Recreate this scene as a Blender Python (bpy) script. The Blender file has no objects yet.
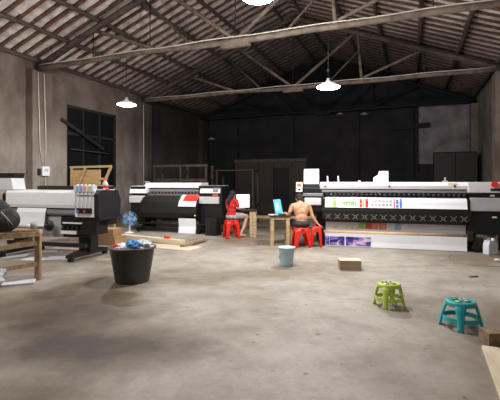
import bpy, bmesh, math, random
from mathutils import Vector, Matrix, Quaternion, noise
random.seed(7)
PI = math.pi
COL = bpy.context.scene.collection
TH = math.radians(21.56)
CT, ST = math.cos(TH), math.sin(TH)

def RW(u, v, z=0.0):
    """room frame (u across, v along the hall) to world"""
    return Vector((CT*u + ST*v, -ST*u + CT*v, z))

# ------------------------------------------------------------------ materials
def new_mat(name):
    m = bpy.data.materials.new(name); m.use_nodes = True
    nt = m.node_tree
    return m, nt, nt.nodes['Principled BSDF']

def mat(name, c, c2=None, scale=6.0, rough=0.5, metal=0.0, bump=0.0, detail=6, contrast=(0.35, 0.65), emit=None, emit_s=0, stretch=None, alpha=1.0, coat=0.0):
    m, nt, b = new_mat(name)
    b.inputs['Roughness'].default_value = rough
    b.inputs['Metallic'].default_value = metal
    b.inputs['Coat Weight'].default_value = coat
    if alpha < 1: b.inputs['Alpha'].default_value = alpha
    if c2 is None: c2 = tuple(x*0.86 for x in c)
    tc = nt.nodes.new('ShaderNodeTexCoord')
    mp = nt.nodes.new('ShaderNodeMapping')
    if stretch: mp.inputs['Scale'].default_value = stretch
    nz = nt.nodes.new('ShaderNodeTexNoise')
    nz.inputs['Scale'].default_value = scale; nz.inputs['Detail'].default_value = detail
    rp = nt.nodes.new('ShaderNodeValToRGB')
    rp.color_ramp.elements[0].position = contrast[0]; rp.color_ramp.elements[1].position = contrast[1]
    rp.color_ramp.elements[0].color = (*c2, 1); rp.color_ramp.elements[1].color = (*c, 1)
    nt.links.new(tc.outputs['Object'], mp.inputs['Vector'])
    nt.links.new(mp.outputs['Vector'], nz.inputs['Vector'])
    nt.links.new(nz.outputs['Fac'], rp.inputs['Fac'])
    nt.links.new(rp.outputs['Color'], b.inputs['Base Color'])
    if bump:
        bp = nt.nodes.new('ShaderNodeBump'); bp.inputs['Strength'].default_value = bump; bp.inputs['Distance'].default_value = 0.02
        nt.links.new(nz.outputs['Fac'], bp.inputs['Height']); nt.links.new(bp.outputs['Normal'], b.inputs['Normal'])
    if emit:
        b.inputs['Emission Color'].default_value = (*emit, 1); b.inputs['Emission Strength'].default_value = emit_s
    return m

def far_shade(m, a, c, f):
    """shade of the far end of the hall painted into the colour (object Y = along the hall)"""
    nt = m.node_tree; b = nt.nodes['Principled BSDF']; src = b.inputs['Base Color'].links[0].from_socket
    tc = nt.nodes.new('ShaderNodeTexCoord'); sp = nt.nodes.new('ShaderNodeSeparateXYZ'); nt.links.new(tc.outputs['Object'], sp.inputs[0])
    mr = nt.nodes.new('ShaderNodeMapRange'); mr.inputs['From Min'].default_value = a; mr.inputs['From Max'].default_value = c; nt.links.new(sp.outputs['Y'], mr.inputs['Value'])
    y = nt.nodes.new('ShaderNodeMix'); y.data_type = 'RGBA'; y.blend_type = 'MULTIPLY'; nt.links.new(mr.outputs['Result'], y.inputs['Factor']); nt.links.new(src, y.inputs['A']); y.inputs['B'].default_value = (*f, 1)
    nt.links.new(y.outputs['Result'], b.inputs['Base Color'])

def floor_mat():
    m, nt, b = new_mat('worn concrete')
    N = nt.nodes.new; L = nt.links.new
    tc = N('ShaderNodeNewGeometry')
    def nz(scale, detail, rough=0.6, off=0):
        mp = N('ShaderNodeMapping'); mp.inputs['Location'].default_value = (off, off*1.7, 0)
        n = N('ShaderNodeTexNoise'); n.inputs['Scale'].default_value = scale; n.inputs['Detail'].default_value = detail; n.inputs['Roughness'].default_value = rough
        L(tc.outputs['Position'], mp.inputs['Vector']); L(mp.outputs['Vector'], n.inputs['Vector']); return n
    def ramp(n, p0, p1, c0, c1):
        r = N('ShaderNodeValToRGB'); e = r.color_ramp.elements
        e[0].position = p0; e[1].position = p1; e[0].color = (*c0, 1); e[1].color = (*c1, 1)
        L(n.outputs['Fac'], r.inputs['Fac']); return r
    def mix(a, bb, mode, fac=1.0):
        x = N('ShaderNodeMix'); x.data_type = 'RGBA'; x.blend_type = mode; x.inputs['Factor'].default_value = fac
        L(a, x.inputs['A']); L(bb, x.inputs['B']); return x.outputs['Result']
    base = ramp(nz(0.9, 8, 0.65), 0.32, 0.68, (0.37, 0.34, 0.30), (0.50, 0.47, 0.43))
    big = ramp(nz(0.42, 5, 0.55, 3.1), 0.40, 0.56, (0.60, 0.54, 0.47), (1, 1, 1))
    mid = ramp(nz(2.6, 9, 0.7, 9.2), 0.34, 0.58, (0.72, 0.69, 0.65), (1, 1, 1))
    fine = ramp(nz(26, 6, 0.7, 5.0), 0.3, 0.7, (0.86, 0.85, 0.84), (1, 1, 1))
    speck = ramp(nz(9, 3, 0.5, 12.0), 0.27, 0.31, (0.55, 0.5, 0.45), (1, 1, 1))
    # large oily stains on the near left of the hall floor
    stain = None
    col = mix(base.outputs['Color'], big.outputs['Color'], 'MULTIPLY')
    col = mix(col, mid.outputs['Color'], 'MULTIPLY')
    col = mix(col, fine.outputs['Color'], 'MULTIPLY')
    col = mix(col, speck.outputs['Color'], 'MULTIPLY')
    wob = nz(1.3, 6, 0.6, 20)
    for (x, y, sx, sy, dark) in ((-1.45, 3.45, 0.95, 0.50, (0.26, 0.235, 0.22)), (-2.4, 4.5, 1.2, 0.7, (0.38, 0.31, 0.25)), (-2.0, 5.6, 0.65, 1.0, (0.48, 0.40, 0.32)), (-1.75, 4.3, 0.7, 0.8, (0.5, 0.44, 0.38)), (-1.4, 2.6, 0.5, 0.3, (0.62, 0.58, 0.52)), (1.3, 2.3, 0.9, 0.12, (0.72, 0.70, 0.67))):
        mp = N('ShaderNodeMapping'); mp.vector_type = 'TEXTURE'
        mp.inputs['Location'].default_value = (x, y, 0); mp.inputs['Scale'].default_value = (sx, sy, 1)
        L(tc.outputs['Position'], mp.inputs['Vector'])
        ln = N('ShaderNodeVectorMath'); ln.operation = 'LENGTH'; L(mp.outputs['Vector'], ln.inputs[0])
        ad = N('ShaderNodeMath'); ad.operation = 'MULTIPLY_ADD'; ad.inputs[1].default_value = 1.6; L(wob.outputs['Fac'], ad.inputs[0]); L(ln.outputs['Value'], ad.inputs[2])
        rp = N('ShaderNodeValToRGB'); e = rp.color_ramp.elements
        mr = N('ShaderNodeMath'); mr.operation = 'MULTIPLY'; mr.inputs[1].default_value = 0.4; L(ad.outputs[0], mr.inputs[0])
        e[0].position = 0.50; e[1].position = 0.86; e[0].color = (*dark, 1); e[1].color = (1, 1, 1, 1)
        L(mr.outputs[0], rp.inputs['Fac'])
        col = mix(col, rp.outputs['Color'], 'MULTIPLY')
    L(col, b.inputs['Base Color'])
    b.inputs['Roughness'].default_value = 0.62
    bp = N('ShaderNodeBump'); bp.inputs['Strength'].default_value = 0.18; bp.inputs['Distance'].default_value = 0.01
    h = nz(14, 8, 0.7, 1.0); L(h.outputs['Fac'], bp.inputs['Height']); L(bp.outputs['Normal'], b.inputs['Normal'])
    return m

def wall_mat(name, hi, lo, fade=None):
    m, nt, b = new_mat(name)
    N = nt.nodes.new; L = nt.links.new
    tc = N('ShaderNodeTexCoord')
    n1 = N('ShaderNodeTexNoise'); n1.inputs['Scale'].default_value = 0.8; n1.inputs['Detail'].default_value = 9; n1.inputs['Roughness'].default_value = 0.65
    L(tc.outputs['Object'], n1.inputs['Vector'])
    mp = N('ShaderNodeMapping'); mp.inputs['Scale'].default_value = (1.2, 1.2, 0.7); L(tc.outputs['Object'], mp.inputs['Vector'])
    n2 = N('ShaderNodeTexNoise'); n2.inputs['Scale'].default_value = 1.4; n2.inputs['Detail'].default_value = 7; L(mp.outputs['Vector'], n2.inputs['Vector'])
    r1 = N('ShaderNodeValToRGB'); e = r1.color_ramp.elements; e[0].position = 0.34; e[1].position = 0.66; e[0].color = (*lo, 1); e[1].color = (*hi, 1)
    L(n1.outputs['Fac'], r1.inputs['Fac'])
    r2 = N('ShaderNodeValToRGB'); e = r2.color_ramp.elements; e[0].position = 0.36; e[1].position = 0.58; e[0].color = (0.68, 0.64, 0.61, 1); e[1].color = (1, 1, 1, 1)
    L(n2.outputs['Fac'], r2.inputs['Fac'])
    x = N('ShaderNodeMix'); x.data_type = 'RGBA'; x.blend_type = 'MULTIPLY'; x.inputs['Factor'].default_value = 1
    L(r1.outputs['Color'], x.inputs['A']); L(r2.outputs['Color'], x.inputs['B'])
    out = x.outputs['Result']
    if fade:   # upper wall is darker than the lower
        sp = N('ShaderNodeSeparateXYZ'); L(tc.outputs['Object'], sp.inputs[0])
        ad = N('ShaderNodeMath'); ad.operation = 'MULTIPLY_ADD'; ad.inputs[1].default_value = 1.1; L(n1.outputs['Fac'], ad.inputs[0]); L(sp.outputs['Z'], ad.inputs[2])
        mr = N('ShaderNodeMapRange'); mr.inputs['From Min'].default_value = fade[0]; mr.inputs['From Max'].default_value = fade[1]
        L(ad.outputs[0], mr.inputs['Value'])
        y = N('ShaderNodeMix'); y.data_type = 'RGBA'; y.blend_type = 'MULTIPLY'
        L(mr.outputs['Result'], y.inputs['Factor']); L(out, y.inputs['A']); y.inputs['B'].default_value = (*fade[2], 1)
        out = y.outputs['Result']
        mr2 = N('ShaderNodeMapRange'); mr2.inputs['From Min'].default_value = 12.2; mr2.inputs['From Max'].default_value = 13.8; L(sp.outputs['Y'], mr2.inputs['Value'])  # shade at the far end of the wall, painted into its colour
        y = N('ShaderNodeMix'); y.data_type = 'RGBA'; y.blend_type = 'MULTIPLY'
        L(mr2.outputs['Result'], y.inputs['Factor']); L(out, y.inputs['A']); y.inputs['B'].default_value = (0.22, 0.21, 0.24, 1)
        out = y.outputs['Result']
    L(out, b.inputs['Base Color']); b.inputs['Roughness'].default_value = 0.9
    bp = N('ShaderNodeBump'); bp.inputs['Strength'].default_value = 0.35; bp.inputs['Distance'].default_value = 0.03
    L(n1.outputs['Fac'], bp.inputs['Height']); L(bp.outputs['Normal'], b.inputs['Normal'])
    return m

M = dict(
    floor=floor_mat(),
    wall_l=wall_mat('grimy plaster with painted shade', (0.40, 0.36, 0.32), (0.24, 0.205, 0.18), (2.7, 3.9, (0.46, 0.40, 0.38))),
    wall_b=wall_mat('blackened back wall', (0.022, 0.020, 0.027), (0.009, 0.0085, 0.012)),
    wall_r=wall_mat('dark side plaster', (0.22, 0.185, 0.155), (0.11, 0.092, 0.08)),
    wall_f=wall_mat('front plaster', (0.30, 0.27, 0.24), (0.18, 0.16, 0.14)),
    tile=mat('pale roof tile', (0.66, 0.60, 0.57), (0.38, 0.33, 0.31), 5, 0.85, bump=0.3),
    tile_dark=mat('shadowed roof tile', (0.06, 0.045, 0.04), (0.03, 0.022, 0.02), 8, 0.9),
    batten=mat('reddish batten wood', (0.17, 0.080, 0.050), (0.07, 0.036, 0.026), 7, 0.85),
    log=mat('old roof timber', (0.095, 0.066, 0.05), (0.038, 0.028, 0.023), 5, 0.8, bump=0.4, stretch=(1, 1, 4)),
    tie=mat('weathered tie beam timber', (0.17, 0.128, 0.10), (0.08, 0.058, 0.046), 5, 0.75, bump=0.4),
    rod=mat('dark steel rod', (0.03, 0.028, 0.028), None, 9, 0.5, 0.7),
    cable=mat('pale cable sheath', (0.55, 0.50, 0.44), None, 9, 0.5),
    black_cable=mat('black cable sheath', (0.012, 0.012, 0.013), None, 9, 0.5),
    white=mat('white enamel', (0.86, 0.87, 0.90), (0.81, 0.82, 0.85), 3, 0.32),
    white2=mat('grey white plastic', (0.64, 0.65, 0.68), (0.60, 0.61, 0.64), 3, 0.4),
    grey=mat('grey sheet metal', (0.30, 0.30, 0.32), (0.24, 0.24, 0.26), 3, 0.35, 0.4),
    lgrey=mat('pale grey plastic', (0.42, 0.42, 0.44), (0.36, 0.36, 0.38), 4, 0.4),
    black=mat('black paint', (0.006, 0.006, 0.007), (0.004, 0.004, 0.005), 4, 0.45),
    blackm=mat('matt black plastic', (0.010, 0.010, 0.011), (0.006, 0.006, 0.007), 5, 0.6),
    navy=mat('blue black side cap', (0.011, 0.012, 0.018), (0.007, 0.007, 0.012), 4, 0.45),
    paper=mat('white media', (0.86, 0.89, 0.95), (0.82, 0.85, 0.92), 1.5, 0.45),
    paper_grey=mat('grey and shaded media', (0.40, 0.39, 0.41), (0.33, 0.32, 0.34), 2, 0.5),
    red_print=mat('red print', (0.80, 0.035, 0.018), None, 4, 0.4),
    green_print=mat('green print', (0.30, 0.62, 0.07), None, 4, 0.4),
    yellow_print=mat('ochre print', (0.55, 0.48, 0.06), None, 4, 0.4),
    blue_print=mat('blue print', (0.10, 0.20, 0.72), None, 4, 0.4),
    grey_print=mat('grey print', (0.30, 0.29, 0.30), (0.5, 0.5, 0.5), 40, 0.4),
    orange=mat('orange label', (0.85, 0.20, 0.02), None, 4, 0.4),
    screen_dark=mat('dark display', (0.02, 0.03, 0.05), None, 4, 0.15),
    alu=mat('brushed metal', (0.45, 0.45, 0.47), (0.3, 0.3, 0.32), 20, 0.3, 0.8),
    raw=mat('raw pale timber', (0.60, 0.46, 0.28), (0.42, 0.29, 0.16), 4, 0.65, stretch=(1, 1, 6), bump=0.15),
    raw2=mat('worn brown timber', (0.44, 0.31, 0.19), (0.24, 0.155, 0.09), 5, 0.7, stretch=(1, 6, 1), bump=0.2),
    ply=mat('plywood', (0.62, 0.43, 0.21), (0.50, 0.32, 0.14), 3, 0.6, stretch=(1, 1, 5)),
    plank=mat('pale plank', (0.76, 0.68, 0.52), (0.62, 0.53, 0.38), 3, 0.6, stretch=(1, 6, 6)),
    endgrain=mat('rough sawn face', (0.30, 0.21, 0.14), (0.16, 0.11, 0.075), 16, 0.8, bump=0.4),
    roller=mat('cardboard tube', (0.62, 0.45, 0.29), (0.50, 0.34, 0.2), 3, 0.5),
    ply2=mat('tan box side', (0.42, 0.31, 0.20), (0.34, 0.24, 0.15), 4, 0.7),
    film_brown=mat('brown film', (0.34, 0.22, 0.19), (0.55, 0.50, 0.48), 3, 0.3),
    card=mat('corrugated cardboard', (0.42, 0.25, 0.13), (0.32, 0.18, 0.09), 4, 0.75),
    darkwood=mat('dark brown timber', (0.075, 0.048, 0.03), (0.035, 0.023, 0.016), 4, 0.7),
    darkwood2=mat('smoked partition boards', (0.032, 0.021, 0.015), (0.018, 0.012, 0.010), 2, 0.7, stretch=(5, 5, 0.5)),
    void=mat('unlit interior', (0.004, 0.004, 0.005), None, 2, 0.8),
    frame_w=mat('old window frame', (0.026, 0.021, 0.018), (0.014, 0.012, 0.011), 5, 0.6),
    dirty=mat('grimy light panel', (0.24, 0.205, 0.22), (0.10, 0.088, 0.10), 1.6, 0.7),
    red_plastic=mat('red plastic', (0.82, 0.030, 0.016), (0.74, 0.024, 0.012), 3, 0.3),
    teal=mat('teal plastic', (0.035, 0.47, 0.54), (0.03, 0.43, 0.50), 3, 0.28),
    lime=mat('lime plastic', (0.60, 0.76, 0.13), (0.54, 0.70, 0.10), 3, 0.3),
    pale_blue=mat('pale blue plastic', (0.52, 0.76, 0.84), (0.47, 0.71, 0.80), 3, 0.35),
    bin=mat('charcoal plastic', (0.060, 0.062, 0.066), (0.045, 0.046, 0.050), 3, 0.42),
    bag=mat('clear white film', (0.72, 0.76, 0.80), (0.5, 0.55, 0.6), 9, 0.25),
    bag_blue=mat('blue film', (0.10, 0.38, 0.80), (0.05, 0.25, 0.62), 9, 0.3),
    cloth_black=mat('black nylon', (0.016, 0.016, 0.018), (0.008, 0.008, 0.009), 12, 0.75, bump=0.3),
    skin_m=mat('tanned skin', (0.58, 0.31, 0.185), (0.50, 0.25, 0.145), 5, 0.5),
    skin_f=mat('light skin', (0.66, 0.38, 0.26), (0.60, 0.33, 0.22), 5, 0.5),
    hair=mat('black hair', (0.010, 0.008, 0.008), (0.014, 0.011, 0.010), 30, 0.75, stretch=(8, 8, 1)),
    shirt=mat('red cotton', (0.60, 0.022, 0.022), (0.46, 0.014, 0.016), 7, 0.8, bump=0.3),
    shorts_f=mat('grey patterned cotton', (0.52, 0.52, 0.54), (0.22, 0.22, 0.25), 28, 0.8),
    shorts_m=mat('dark blue grey cotton', (0.040, 0.045, 0.055), (0.020, 0.022, 0.028), 10, 0.8),
    eye=mat('dark eye', (0.02, 0.015, 0.012), None, 4, 0.2),
    lips=mat('lips', (0.42, 0.14, 0.11), None, 4, 0.5),
    sandal=mat('sandal rubber', (0.10, 0.09, 0.10), None, 4, 0.6),
    cyan_ink=mat('cyan ink', (0.30, 0.62, 0.85), None, 4, 0.3),
    pink_ink=mat('magenta ink', (0.85, 0.45, 0.60), None, 4, 0.3),
    yellow_ink=mat('yellow ink', (0.80, 0.75, 0.45), None, 4, 0.3),
    clear=mat('milky plastic', (0.62, 0.67, 0.72), (0.5, 0.55, 0.6), 6, 0.3),
    fan_blue=mat('blue fan blade', (0.12, 0.38, 0.78), (0.08, 0.30, 0.68), 4, 0.25),
    galv=mat('white lamp enamel', (0.75, 0.75, 0.75), None, 4, 0.35),
    bulb=mat('lit bulb', (1, 1, 1), (1, 1, 1), 4, 0.3, emit=(1.0, 0.97, 0.92), emit_s=30),
    litshade=mat('lit shade inside', (0.9, 0.9, 0.9), (0.9, 0.9, 0.9), 4, 0.4, emit=(1.0, 0.97, 0.93), emit_s=2.0),
    deadlamp=mat('unlit lamp glass', (0.30, 0.30, 0.34), None, 4, 0.3),
    scr_white=mat('lit white screen', (0.8, 0.8, 0.8), (0.8, 0.8, 0.8), 4, 0.3, emit=(0.95, 0.98, 1.0), emit_s=0.8),
    scr_blue=mat('lit blue screen', (0.1, 0.4, 0.6), (0.1, 0.4, 0.6), 4, 0.3, emit=(0.12, 0.55, 0.80), emit_s=0.7),
    scr_pale=mat('lit pale screen window', (0.6, 0.7, 0.8), (0.6, 0.7, 0.8), 4, 0.3, emit=(0.6, 0.8, 0.95), emit_s=0.7),
    scr_ink=mat('drawing on screen', (0.3, 0.2, 0.2), None, 4, 0.3, emit=(0.6, 0.4, 0.4), emit_s=0.25),
    glass_dark=mat('dark window glass', (0.010, 0.012, 0.014), None, 2, 0.12),
    purple=None,
)
def picture_mat():
    m, nt, b = new_mat('purple picture print')
    N = nt.nodes.new; L = nt.links.new
    tc = N('ShaderNodeTexCoord'); n = N('ShaderNodeTexNoise'); n.inputs['Scale'].default_value = 8; n.inputs['Detail'].default_value = 3; n.inputs['Distortion'].default_value = 1.5
    mp = N('ShaderNodeMapping'); mp.inputs['Scale'].default_value = (0.7, 1, 1.3)
    L(tc.outputs['Object'], mp.inputs[0]); L(mp.outputs[0], n.inputs['Vector'])
    r = N('ShaderNodeValToRGB'); e = r.color_ramp.elements
    e[0].position = 0.34; e[0].color = (0.01, 0.006, 0.07, 1); e[1].position = 0.66; e[1].color = (0.70, 0.68, 0.85, 1)
    for p, c in ((0.43, (0.06, 0.03, 0.30, 1)), (0.50, (0.14, 0.12, 0.52, 1)), (0.56, (0.48, 0.38, 0.75, 1)), (0.60, (0.65, 0.16, 0.30, 1))):
        x = e.new(p); x.color = c
    L(n.outputs['Fac'], r.inputs['Fac']); L(r.outputs['Color'], b.inputs['Base Color']); b.inputs['Roughness'].default_value = 0.4
    return m
far_shade(M['tile'], 9.5, 15, (0.30, 0.30, 0.36)); far_shade(M['batten'], 10, 15, (0.5, 0.5, 0.5))  # roof shade towards the back painted into tiles and battens
M['purple'] = picture_mat()
M['panel_blue'] = mat('slate blue panel', (0.06, 0.07, 0.13), (0.25, 0.27, 0.33), 14, 0.4)
for n_, c_ in (('m_ochre', (0.40, 0.36, 0.22)), ('m_green', (0.16, 0.32, 0.05)), ('m_red', (0.40, 0.035, 0.03)), ('m_food', (0.42, 0.14, 0.07)), ('m_blue', (0.24, 0.24, 0.42))): M[n_] = mat(n_, c_, tuple(x*0.6 for x in c_), 22, 0.5)  # muted, darker prints for the shaded run of media

# ------------------------------------------------------------------ mesh helper
class MB:
    def __init__(s): s.bm = bmesh.new(); s.mi = 0
    def _mark(s, faces):
        for f in faces: f.material_index = s.mi
    def box(s, x0, x1, y0, y1, z0, z1, bev=0.0):
        r = bmesh.ops.create_cube(s.bm, size=1.0)
        vs = r['verts']
        for v in vs:
            v.co = Vector(((x0+x1)/2+v.co.x*(x1-x0), (y0+y1)/2+v.co.y*(y1-y0), (z0+z1)/2+v.co.z*(z1-z0)))
        fs = list({f for v in vs for f in v.link_faces}); s._mark(fs)
        if bev:
            es = list({e for v in vs for e in v.link_edges})
            rr = bmesh.ops.bevel(s.bm, geom=es, offset=bev, segments=2, profile=0.6, affect='EDGES'); s._mark(rr['faces'])
        return s
    def bar(s, p0, p1, w, h=None, up=(0, 0, 1)):
        """rectangular bar between two points"""
        h = h or w
        p0, p1 = Vector(p0), Vector(p1); d = (p1-p0).normalized(); up = Vector(up)
        if abs(d.dot(up)) > 0.98: up = Vector((0, 1, 0))
        a = d.cross(up).normalized(); b = a.cross(d).normalized()
        q = []
        for p in (p0, p1):
            for (i, j) in ((-1, -1), (1, -1), (1, 1), (-1, 1)):
                q.append(s.bm.verts.new(p + a*i*w/2 + b*j*h/2))
        fs = [s.bm.faces.new([q[k] for k in f]) for f in ((3, 2, 1, 0), (4, 5, 6, 7), (0, 1, 5, 4), (1, 2, 6, 5), (2, 3, 7, 6), (3, 0, 4, 7))]
        s._mark(fs); return s
    def tube(s, pts, r, n=10, cap=True, radii=None, wob=0.0):
        pts = [Vector(p) for p in pts]; rings = []
        up = None
        for i, p in enumerate(pts):
            d = (pts[min(i+1, len(pts)-1)] - pts[max(i-1, 0)]).normalized()
            if up is None:
                up = Vector((0, 0, 1)) if abs(d.z) < 0.95 else Vector((0, 1, 0))
            a = d.cross(up).normalized(); b = a.cross(d).normalized(); up = b
            rr = radii[i] if radii else r
            ring = []
            for k in range(n):
                t = 2*PI*k/n; q = rr*(1+random.uniform(-wob, wob))
                ring.append(s.bm.verts.new(p + a*math.cos(t)*q + b*math.sin(t)*q))
            rings.append(ring)
        for i in range(len(rings)-1):
            for k in range(n):
                f = s.bm.faces.new((rings[i][k], rings[i+1][k], rings[i+1][(k+1) % n], rings[i][(k+1) % n])); f.material_index = s.mi; f.smooth = True
        if cap:
            s._mark([s.bm.faces.new(rings[0]), s.bm.faces.new(list(reversed(rings[-1])))])
        return s
    def cyl(s, p0, p1, r0, r1=None, n=20):
        r1 = r0 if r1 is None else r1
        return s.tube([p0, p1], r0, n, radii=[r0, r1])
    def log(s, p0, p1, r, n=8, seg=10, wob=0.1, bend=0.0):
        p0, p1 = Vector(p0), Vector(p1)
        ln = (p1-p0).length
        pts = []
        for i in range(seg+1):
            t = i/seg; p = p0.lerp(p1, t)
            o = noise.noise_vector(p*0.7)*bend*math.sin(PI*t)
            pts.append(p+o)
        return s.tube(pts, r, n, radii=[r*(1+random.uniform(-wob, wob)) for _ in pts], wob=wob*0.5)
    def lathe(s, prof, n=28, c=(0, 0, 0), a0=0, a1=2*PI, sx=1, sy=1):
        full = abs(a1-a0-2*PI) < 1e-6; m = n if full else n+1
        rings = []
        for (r, z) in prof:
            rings.append([s.bm.verts.new((c[0]+sx*r*math.cos(a0+(a1-a0)*k/n), c[1]+sy*r*math.sin(a0+(a1-a0)*k/n), c[2]+z)) for k in range(m)])
        for i in range(len(rings)-1):
            for k in range(n):
                k2 = (k+1) % m
                f = s.bm.faces.new((rings[i][k], rings[i][k2], rings[i+1][k2], rings[i+1][k])); f.material_index = s.mi; f.smooth = True
        return s
    def prism(s, yz, x0, x1, smooth=False):
        """profile in the YZ plane extruded along x"""
        a = [s.bm.verts.new((x0, y, z)) for y, z in yz]; b = [s.bm.verts.new((x1, y, z)) for y, z in yz]
        n = len(yz); fs = [s.bm.faces.new(a), s.bm.faces.new(list(reversed(b)))]
        for k in range(n):
            f = s.bm.faces.new((a[k], b[k], b[(k+1) % n], a[(k+1) % n])); f.smooth = smooth; fs.append(f)
        s._mark(fs); return s
    def prism_y(s, xz, y0, y1):
        a = [s.bm.verts.new((x, y0, z)) for x, z in xz]; b = [s.bm.verts.new((x, y1, z)) for x, z in xz]
        n = len(xz); fs = [s.bm.faces.new(a), s.bm.faces.new(list(reversed(b)))]
        for k in range(n): fs.append(s.bm.faces.new((a[k], b[k], b[(k+1) % n], a[(k+1) % n])))
        s._mark(fs); return s
    def prism_z(s, xy, z0, z1):
        a = [s.bm.verts.new((x, y, z0)) for x, y in xy]; b = [s.bm.verts.new((x, y, z1)) for x, y in xy]
        n = len(xy); fs = [s.bm.faces.new(a), s.bm.faces.new(list(reversed(b)))]
        for k in range(n): fs.append(s.bm.faces.new((a[k], b[k], b[(k+1) % n], a[(k+1) % n])))
        s._mark(fs); return s
    def strip(s, yz, x0, x1, t=0.003):
        """thin bent sheet following a YZ polyline, extruded along x"""
        n = len(yz); off = []
        for i in range(n):
            d = Vector((yz[min(i+1, n-1)][0]-yz[max(i-1, 0)][0], yz[min(i+1, n-1)][1]-yz[max(i-1, 0)][1])).normalized()
            off.append((yz[i][0]+d.y*t, yz[i][1]-d.x*t))
        return s.prism(list(yz)+list(reversed(off)), x0, x1)
    def ball(s, c, rx, ry=None, rz=None, n=14, rot=None):
        ry = ry or rx; rz = rz or rx
        r = bmesh.ops.create_uvsphere(s.bm, u_segments=n, v_segments=max(6, n*2//3), radius=1)
        q = rot or Matrix.Identity(3)
        for v in r['verts']:
            v.co = Vector(c) + q @ Vector((v.co.x*rx, v.co.y*ry, v.co.z*rz))
        fs = {f for v in r['verts'] for f in v.link_faces}
        for f in fs: f.smooth = True
        s._mark(fs); return s
    def capsule(s, p0, p1, r0, r1, n=12):
        s.ball(p0, r0, n=n); s.ball(p1, r1, n=n)
        return s.cyl(p0, p1, r0, r1, n)
    def xf(s, mtx):
        bmesh.ops.transform(s.bm, matrix=mtx, verts=s.bm.verts); return s
    def build(s, name, mats, parent=None, smooth_all=False):
        bmesh.ops.recalc_face_normals(s.bm, faces=s.bm.faces)
        me = bpy.data.meshes.new(name); s.bm.to_mesh(me); s.bm.free()
        if not isinstance(mats, (list, tuple)): mats = [mats]
        for mm in mats: me.materials.append(mm)
        if smooth_all:
            for p in me.polygons: p.use_smooth = True
        o = bpy.data.objects.new(name, me); COL.objects.link(o)
        if parent: o.parent = parent
        return o

def thing(name, label, cat, loc=(0, 0, 0), rz=0, group=None):
    o = bpy.data.objects.new(name, None); COL.objects.link(o); o.empty_display_size = 0.1
    o.location = loc; o.rotation_euler = (0, 0, rz); o['label'] = label; o['category'] = cat
    if group: o['group'] = group
    return o
def tag(o, label, cat, group=None, loc=None, rz=None, kind=None):
    o['label'] = label; o['category'] = cat
    if group: o['group'] = group
    if kind: o['kind'] = kind
    if loc is not None: o.location = loc
    if rz is not None: o.rotation_euler = (0, 0, rz)
    return o
def structure(o): o['kind'] = 'structure'; return o
def copy_tree(o, parent=None, loc=None, rz=None, label=None):
    c = o.copy(); COL.objects.link(c)
    if parent: c.parent = parent
    if loc is not None: c.location = loc
    if rz is not None: c.rotation_euler = (0, 0, rz)
    if label: c['label'] = label
    for ch in list(o.children): copy_tree(ch, c)
    return c

# ------------------------------------------------------------------ the hall
UL, UR, VF, VB = -9.8, 2.45, -6.0, 18.6
HE, SL = 4.85, 0.38               # eave height, roof slope
UM = (UL+UR)/2
def roof_z(u): return HE + SL*(u-UL if u < UM else UR-u)
HALL = Matrix.Rotation(-TH, 4, 'Z')
def hall(o): o.rotation_euler = (0, 0, -TH); return o

b = MB(); b.box(UL-0.3, UR+0.3, VF-0.3, VB+0.3, -0.12, 0); o = structure(hall(b.build('floor', M['floor'])))
# floor texture should sit in world axes of the hall camera side: fine as object coords

# left wall with window opening and brick pillars
WV0, WV1, WZ0, WZ1 = 9.5, 11.78, 1.25, 3.82
b = MB()
b.box(UL-0.3, UL, VF, WV0, 0, HE); b.box(UL-0.3, UL, WV1, VB, 0, HE)
b.box(UL-0.3, UL, WV0, WV1, 0, WZ0); b.box(UL-0.3, UL, WV0, WV1, WZ1, HE)
for v in (-1.3, 3.55, 8.4, 13.25, 18.1):
    b.box(UL, UL+0.24, v-0.32, v+0.32, 0, HE-0.35)
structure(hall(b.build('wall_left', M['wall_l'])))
b = MB()
b.box(UR, UR+0.3, VF, VB, 0, HE)
for v in (-1.3, 3.55, 8.4, 13.25, 18.1):
    b.box(UR-0.24, UR, v-0.3, v+0.3, 0, HE-0.35)
structure(hall(b.build('wall_right', M['wall_r'])))
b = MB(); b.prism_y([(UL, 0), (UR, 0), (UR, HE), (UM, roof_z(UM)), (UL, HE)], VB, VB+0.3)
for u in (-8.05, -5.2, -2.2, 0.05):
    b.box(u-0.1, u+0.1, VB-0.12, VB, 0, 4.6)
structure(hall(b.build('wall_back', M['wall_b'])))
b = MB(); b.prism_y([(UL, 0), (UR, 0), (UR, HE), (UM, roof_z(UM)), (UL, HE)], VF-0.3, VF)
structure(hall(b.build('wall_front', M['wall_f'])))

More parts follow.
